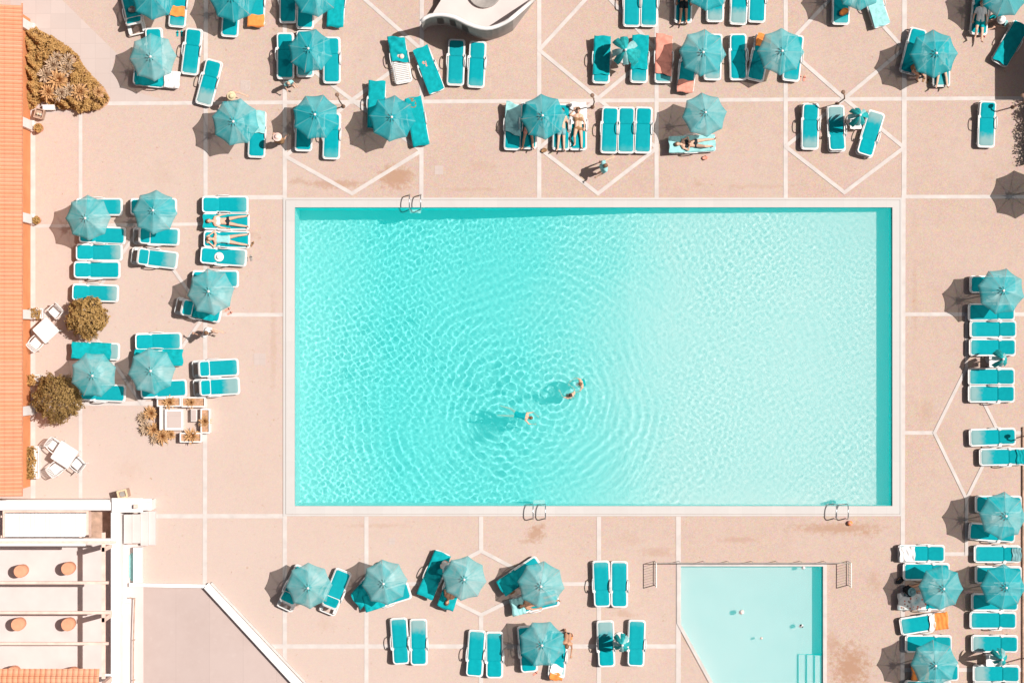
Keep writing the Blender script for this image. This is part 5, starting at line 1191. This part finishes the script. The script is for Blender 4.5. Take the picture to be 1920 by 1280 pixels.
person('tanned person lying face up half beneath the third parasol below the pool', lying(.72, 'fold', 'bent'), 'tan_skin', 'brown_hair', (('trunks', 'black_cloth'),), key='e6')
person('tanned person whose shoulder shows beside the fourth parasol below the pool', lying(.62, 'side', 'straight'), 'tan_skin', 'dark_hair', (('trunks', 'teal_cloth'),), key='e8')
# standing, walking, sitting
def at(x, y): return P(x, y, 0)
person('woman in a straw hat stretching one arm beside the tilted lounger', standing(.05, (.30, .30), .10, .05), 'skin', 'brown_hair', (('suit', 'brown_cloth'),), at(436, 183), math.radians(-35), hat='straw')
person('child in a patterned shirt standing below the ghost-lined parasol', standing(.10, (.15, .1)), 'skin', None, (('shirt', 'pale_teal_cloth'), ('trunks', 'grey_teal_cloth')), at(545, 160), math.radians(-60), sc_=.82)
person('person in a pink-white hat standing in a near row parasol\'s shadow', standing(.0, (.1, .1)), 'skin', 'brown_hair', (('dress', 'brown_cloth'),), at(527, 268), math.radians(80), hat='pink_hat')
person('person walking alone between the near row and the pool, pale teal top', standing(.24, (.28, -.26), .05), 'skin', 'brown_hair', (('shirt', 'pale_teal_cloth'), ('trunks', 'pale_teal_cloth')), at(1128, 318), math.radians(20))
person('man in a white shirt walking below the lone parasol by the pool', standing(.26, (.30, -.30), .06), 'skin', 'brown_hair', (('shirt', 'white_cloth'), ('trunks', 'white_cloth')), at(392, 622), math.radians(-25))
person('brown-haired person sitting at the foot of the tilted shaded lounger', sitting(.42, drop=1, lean=.1), 'tan_skin', 'brown_hair', (('suit', 'brown_cloth'),), at(1710, 128), math.radians(-50), longhair=True)
person('person in a bright hat crouched among bags by the shade structure', sitting(.15, lean=.12), 'skin', 'dark_hair', (('shirt', 'black_cloth'),), at(1877, 40), math.radians(200), hat='white_cloth')
person('person with grey-teal cap standing at the head of the dark towelled lounger', standing(.05, (.4, .3), .12), 'skin', 'dark_hair', (('shirt', 'white_cloth'), ('trunks', 'coral_cloth')), at(833, 1054), math.radians(-30), hat='grey_teal_cloth')
person('tanned person bending beside the flat-edged parasol near an orange cloth', standing(.12, (.45, .4), .22), 'tan_skin', 'brown_hair', (('trunks', 'black_cloth'),), at(1064, 1184), math.radians(-100))
person('dark-clad person sitting on the paving beside the printed towel', sitting(.05, lean=.08), 'tan_skin', 'dark_hair', (('shirt', 'black_cloth'), ('trunks', 'black_cloth')), at(1697, 1106), math.radians(10), hat='grey_teal_cloth')
# swimmers
WL_ = -.055
Jsw = dict(H=(.62, 0, .06), N=(.47, 0, -.01), SL=(.40, .18, -.03), SR=(.40, -.18, -.03), P=(-.12, .0, -.10), HL=(-.18, .09, -.12), HR=(-.18, -.09, -.12), F=(.9, 0, -.4),
           EL=(.68, .30, -.05), WL=(.92, .17, -.06), ER=(.60, -.34, -.04), WR=(.86, -.30, -.05), KL=(-.52, .24, -.14), KR=(-.56, -.16, -.16), AL=(-.92, .26, -.12), AR=(-.96, -.22, -.14), TL=(-1.07, .28, -.12), TR=(-1.10, -.24, -.14))
q = P(973, 778); person('swimmer in a dark teal suit doing breaststroke alone', Jsw, 'skin', 'brown_hair', (('suit', 'teal_cloth'),), Vector((q.x, q.y, WL_ + .01)), math.radians(-12), recv=True, sc_=.80)
def tread(a):
    J = dict(H=(.03, 0, .19), N=(0, 0, .05), SL=(-.02, .19, .0), SR=(-.02, -.19, .0), P=(-.14, 0, -.46), HL=(-.14, .09, -.52), HR=(-.14, -.09, -.52), F=(1, 0, -.1),
             EL=(.16, .36, -.03), WL=(.42, .32, -.05), ER=(.14, -.34, -.04), WR=(.40, -.26, -.06), KL=(.12, .14, -.82), KR=(.02, -.15, -.88), AL=(-.12, .18, -1.12), AR=(-.24, -.16, -1.18), TL=(-.06, .2, -1.26), TR=(-.2, -.18, -1.3))
    return J
q = P(1070, 741); person('dark-haired swimmer of the facing pair, nearer the near pool edge', tread(0), 'skin', 'dark_hair', (('trunks', 'teal_cloth'),), Vector((q.x, q.y, WL_ - .01)), math.radians(125), recv=True, sc_=.86)
q = P(1089, 719); person('brown-haired swimmer of the facing pair, nearer the far pool edge', tread(1), 'skin', 'brown_hair', (('suit', 'teal_cloth'),), Vector((q.x, q.y, WL_ - .01)), math.radians(195), recv=True, sc_=.86)

# ------------------------------------------------------------------ small things lying about
def ball(x, y, r, z, mats, label, grp):
    q = P(x, y, 0); t = thing('beach_ball', label, 'ball', grp, (q.x, q.y, z)); mb = MB(); n, m = 16, 10; vs = []
    mb.ell((0, 0, 0), (r, r, r), n, m)
    for i, f in enumerate(mb.f): mb.m[i] = (i % n) // 4 % len(mats)
    mb.obj('ball', [M[k] for k in mats], t, True); mb = MB(); mb.lathe([(.012, r), (.012, r + .006)], n=8); mb.obj('valve', M['white_plastic'], t)
g = 'balls floating in the small pool'
ball(1391, 1147, .10, -.02, ['pink_hat', 'white_plastic'], 'pale pink ball floating in the middle of the small pool', g); ball(1503, 1173, .08, -.02, ['white_plastic', 'black_cloth'], 'dark and white ball floating near the teal wall of the small pool', g)
ball(1428, 1196, .05, -.03, ['pink_hat'], 'tiny faint pink ball floating in the small pool', g); ball(1507, 1064, .07, -.02, ['white_plastic'], 'small white ball floating at the far rim of the small pool', g)
ball(1593, 980, .11, .11, ['orange_cloth', 'coral_cloth'], 'small orange ball on the wet paving beside the pool ladder', 'ball on the deck')
def slipper(x, y, rot, mat, label, grp='pairs of slippers'):
    q = P(x, y); t = thing('slippers', label, 'slippers', grp, (q.x, q.y, 0), math.radians(rot))
    for s in (-1, 1):
        mb = MB(); mb.prism([(-.13, s * .09 - .035), (.06, s * .09 - .045), (.13, s * .09), (.06, s * .09 + .045), (-.13, s * .09 + .035)], .002, .03); mb.obj('sole', M[mat], t)
        mb = MB(); mb.tube([(.03, s * .09 - .045, .03), (.03, s * .09, .075), (.03, s * .09 + .045, .03)], .014, 6); mb.obj('strap', M['black_cloth'], t)
slipper(1736, 150, 70, 'brown_cloth', 'dark slippers on the paving below the brown-haired sitter'); slipper(1727, 141, 20, 'black_cloth', 'black slippers close to the brown-haired sitter\'s lounger')
slipper(467, 484, 100, 'grey_metal', 'grey slippers at the foot of the white hat lounger'); slipper(470, 455, 60, 'brown_cloth', 'brown slippers on damp paving by the pale swimsuit sunbather')
slipper(1504, 146, 80, 'coral_cloth', 'coral slippers beside the bleached lounger under the middle row parasol'); slipper(1842, 66, 30, 'coral_cloth', 'coral slippers by the shaded lounger near the shade structure')
slipper(1068, 1192, 80, 'orange_cloth', 'orange slippers by the flat-edged parasol'); slipper(430, 583, 30, 'coral_cloth', 'coral slippers beside the lone parasol by the pool')
slipper(1002, 1258, 40, 'coral_cloth', 'coral slippers below the flat-edged parasol'); slipper(337, 63, 90, 'teal_cloth', 'teal slippers beside the first upright lounger by the plaza')
def bag(x, y, s, mat, label, rot=0, z=0.0):
    q = P(x, y, z + s); t = thing('beach_bag', label, 'bag', 'bags by the loungers', (q.x, q.y, z), math.radians(rot))
    mb = MB(); n = 18; vs = []
    for r, zz in ((.75, 0), (1.0, .5), (.95, 1.0), (.8, 1.25), (.7, 1.1)): vs += [(r * s * math.cos(2 * math.pi * k / n) * 1.25, r * s * math.sin(2 * math.pi * k / n) * .8 + .03 * s * math.sin(5 * k), zz * s) for k in range(n)]
    mb.add(vs, [(i * n + k, i * n + (k + 1) % n, (i + 1) * n + (k + 1) % n, (i + 1) * n + k) for i in range(4) for k in range(n)] + [tuple(range(n))[::-1], tuple(range(4 * n, 5 * n))]); mb.obj('body', M[mat], t, True)
    for sg in (-1, 1): mb = MB(); mb.tube([(-.5 * s, sg * .6 * s, 1.15 * s), (-.3 * s, sg * .75 * s, 1.6 * s), (.3 * s, sg * .75 * s, 1.6 * s), (.5 * s, sg * .6 * s, 1.15 * s)], .012, 6); mb.obj('handle', M['brown_cloth'], t)
bag(1020, 282, .11, 'brown_cloth', 'small brown bag on the band line below the sunbathers\' parasol', 20); bag(1322, 296, .10, 'coral_cloth', 'small coral bag on the paving by the person lying on their side', 10)
bag(1583, 22, .17, 'orange_cloth', 'orange-brown bag on the far row lounger', 30, .4); bag(248, 18, .15, 'grey_metal', 'round grey bag on the raised shaded far row lounger', 0, .42)
bag(1862, 33, .15, 'teal_cloth', 'teal bag among the things by the shade structure', 0); bag(1885, 44, .13, 'pale_teal_cloth', 'bright teal bag near the crouched person', 60)
bag(1688, 1088, .15, 'black_cloth', 'black bag beside the dark-clad person', 40); bag(806, 1110, .16, 'black_cloth', 'black bag between the towelled lounger and the tanned person', 0); bag(958, 1108, .14, 'brown_cloth', 'brown bag in the fourth parasol\'s shade below the pool', 0)
def hat(key, x, y, mat, label):
    t = thing('sun_hat', label, 'hat', 'hats left on loungers'); c = Matrix.Rotation(LL[key][1], 3, 'Z') @ Vector((x, y, lz(x) + .05)); t.location = LL[key][0] + c
    mb = MB(); mb.lathe([(.20, .0), (.19, .012), (.11, .018)], n=20); mb.obj('brim', M[mat], t, True); mb = MB(); mb.lathe([(.11, .018), (.10, .07), (.06, .105), (.005, .11)], n=18); mb.obj('crown', M[mat], t, True)
hat('d12', .17, .03, 'white_cloth', 'white sun hat lying on the last lounger of the sunbathers\' stack'); hat('b8', .12, -.10, 'pink_hat', 'pale pink hat on the crumpled teal towel near the pavilion')

# ------------------------------------------------------------------ everything under or in the water receives the light the ripples focus
for o in RECEIVERS: o.cycles.is_caustics_receiver = True
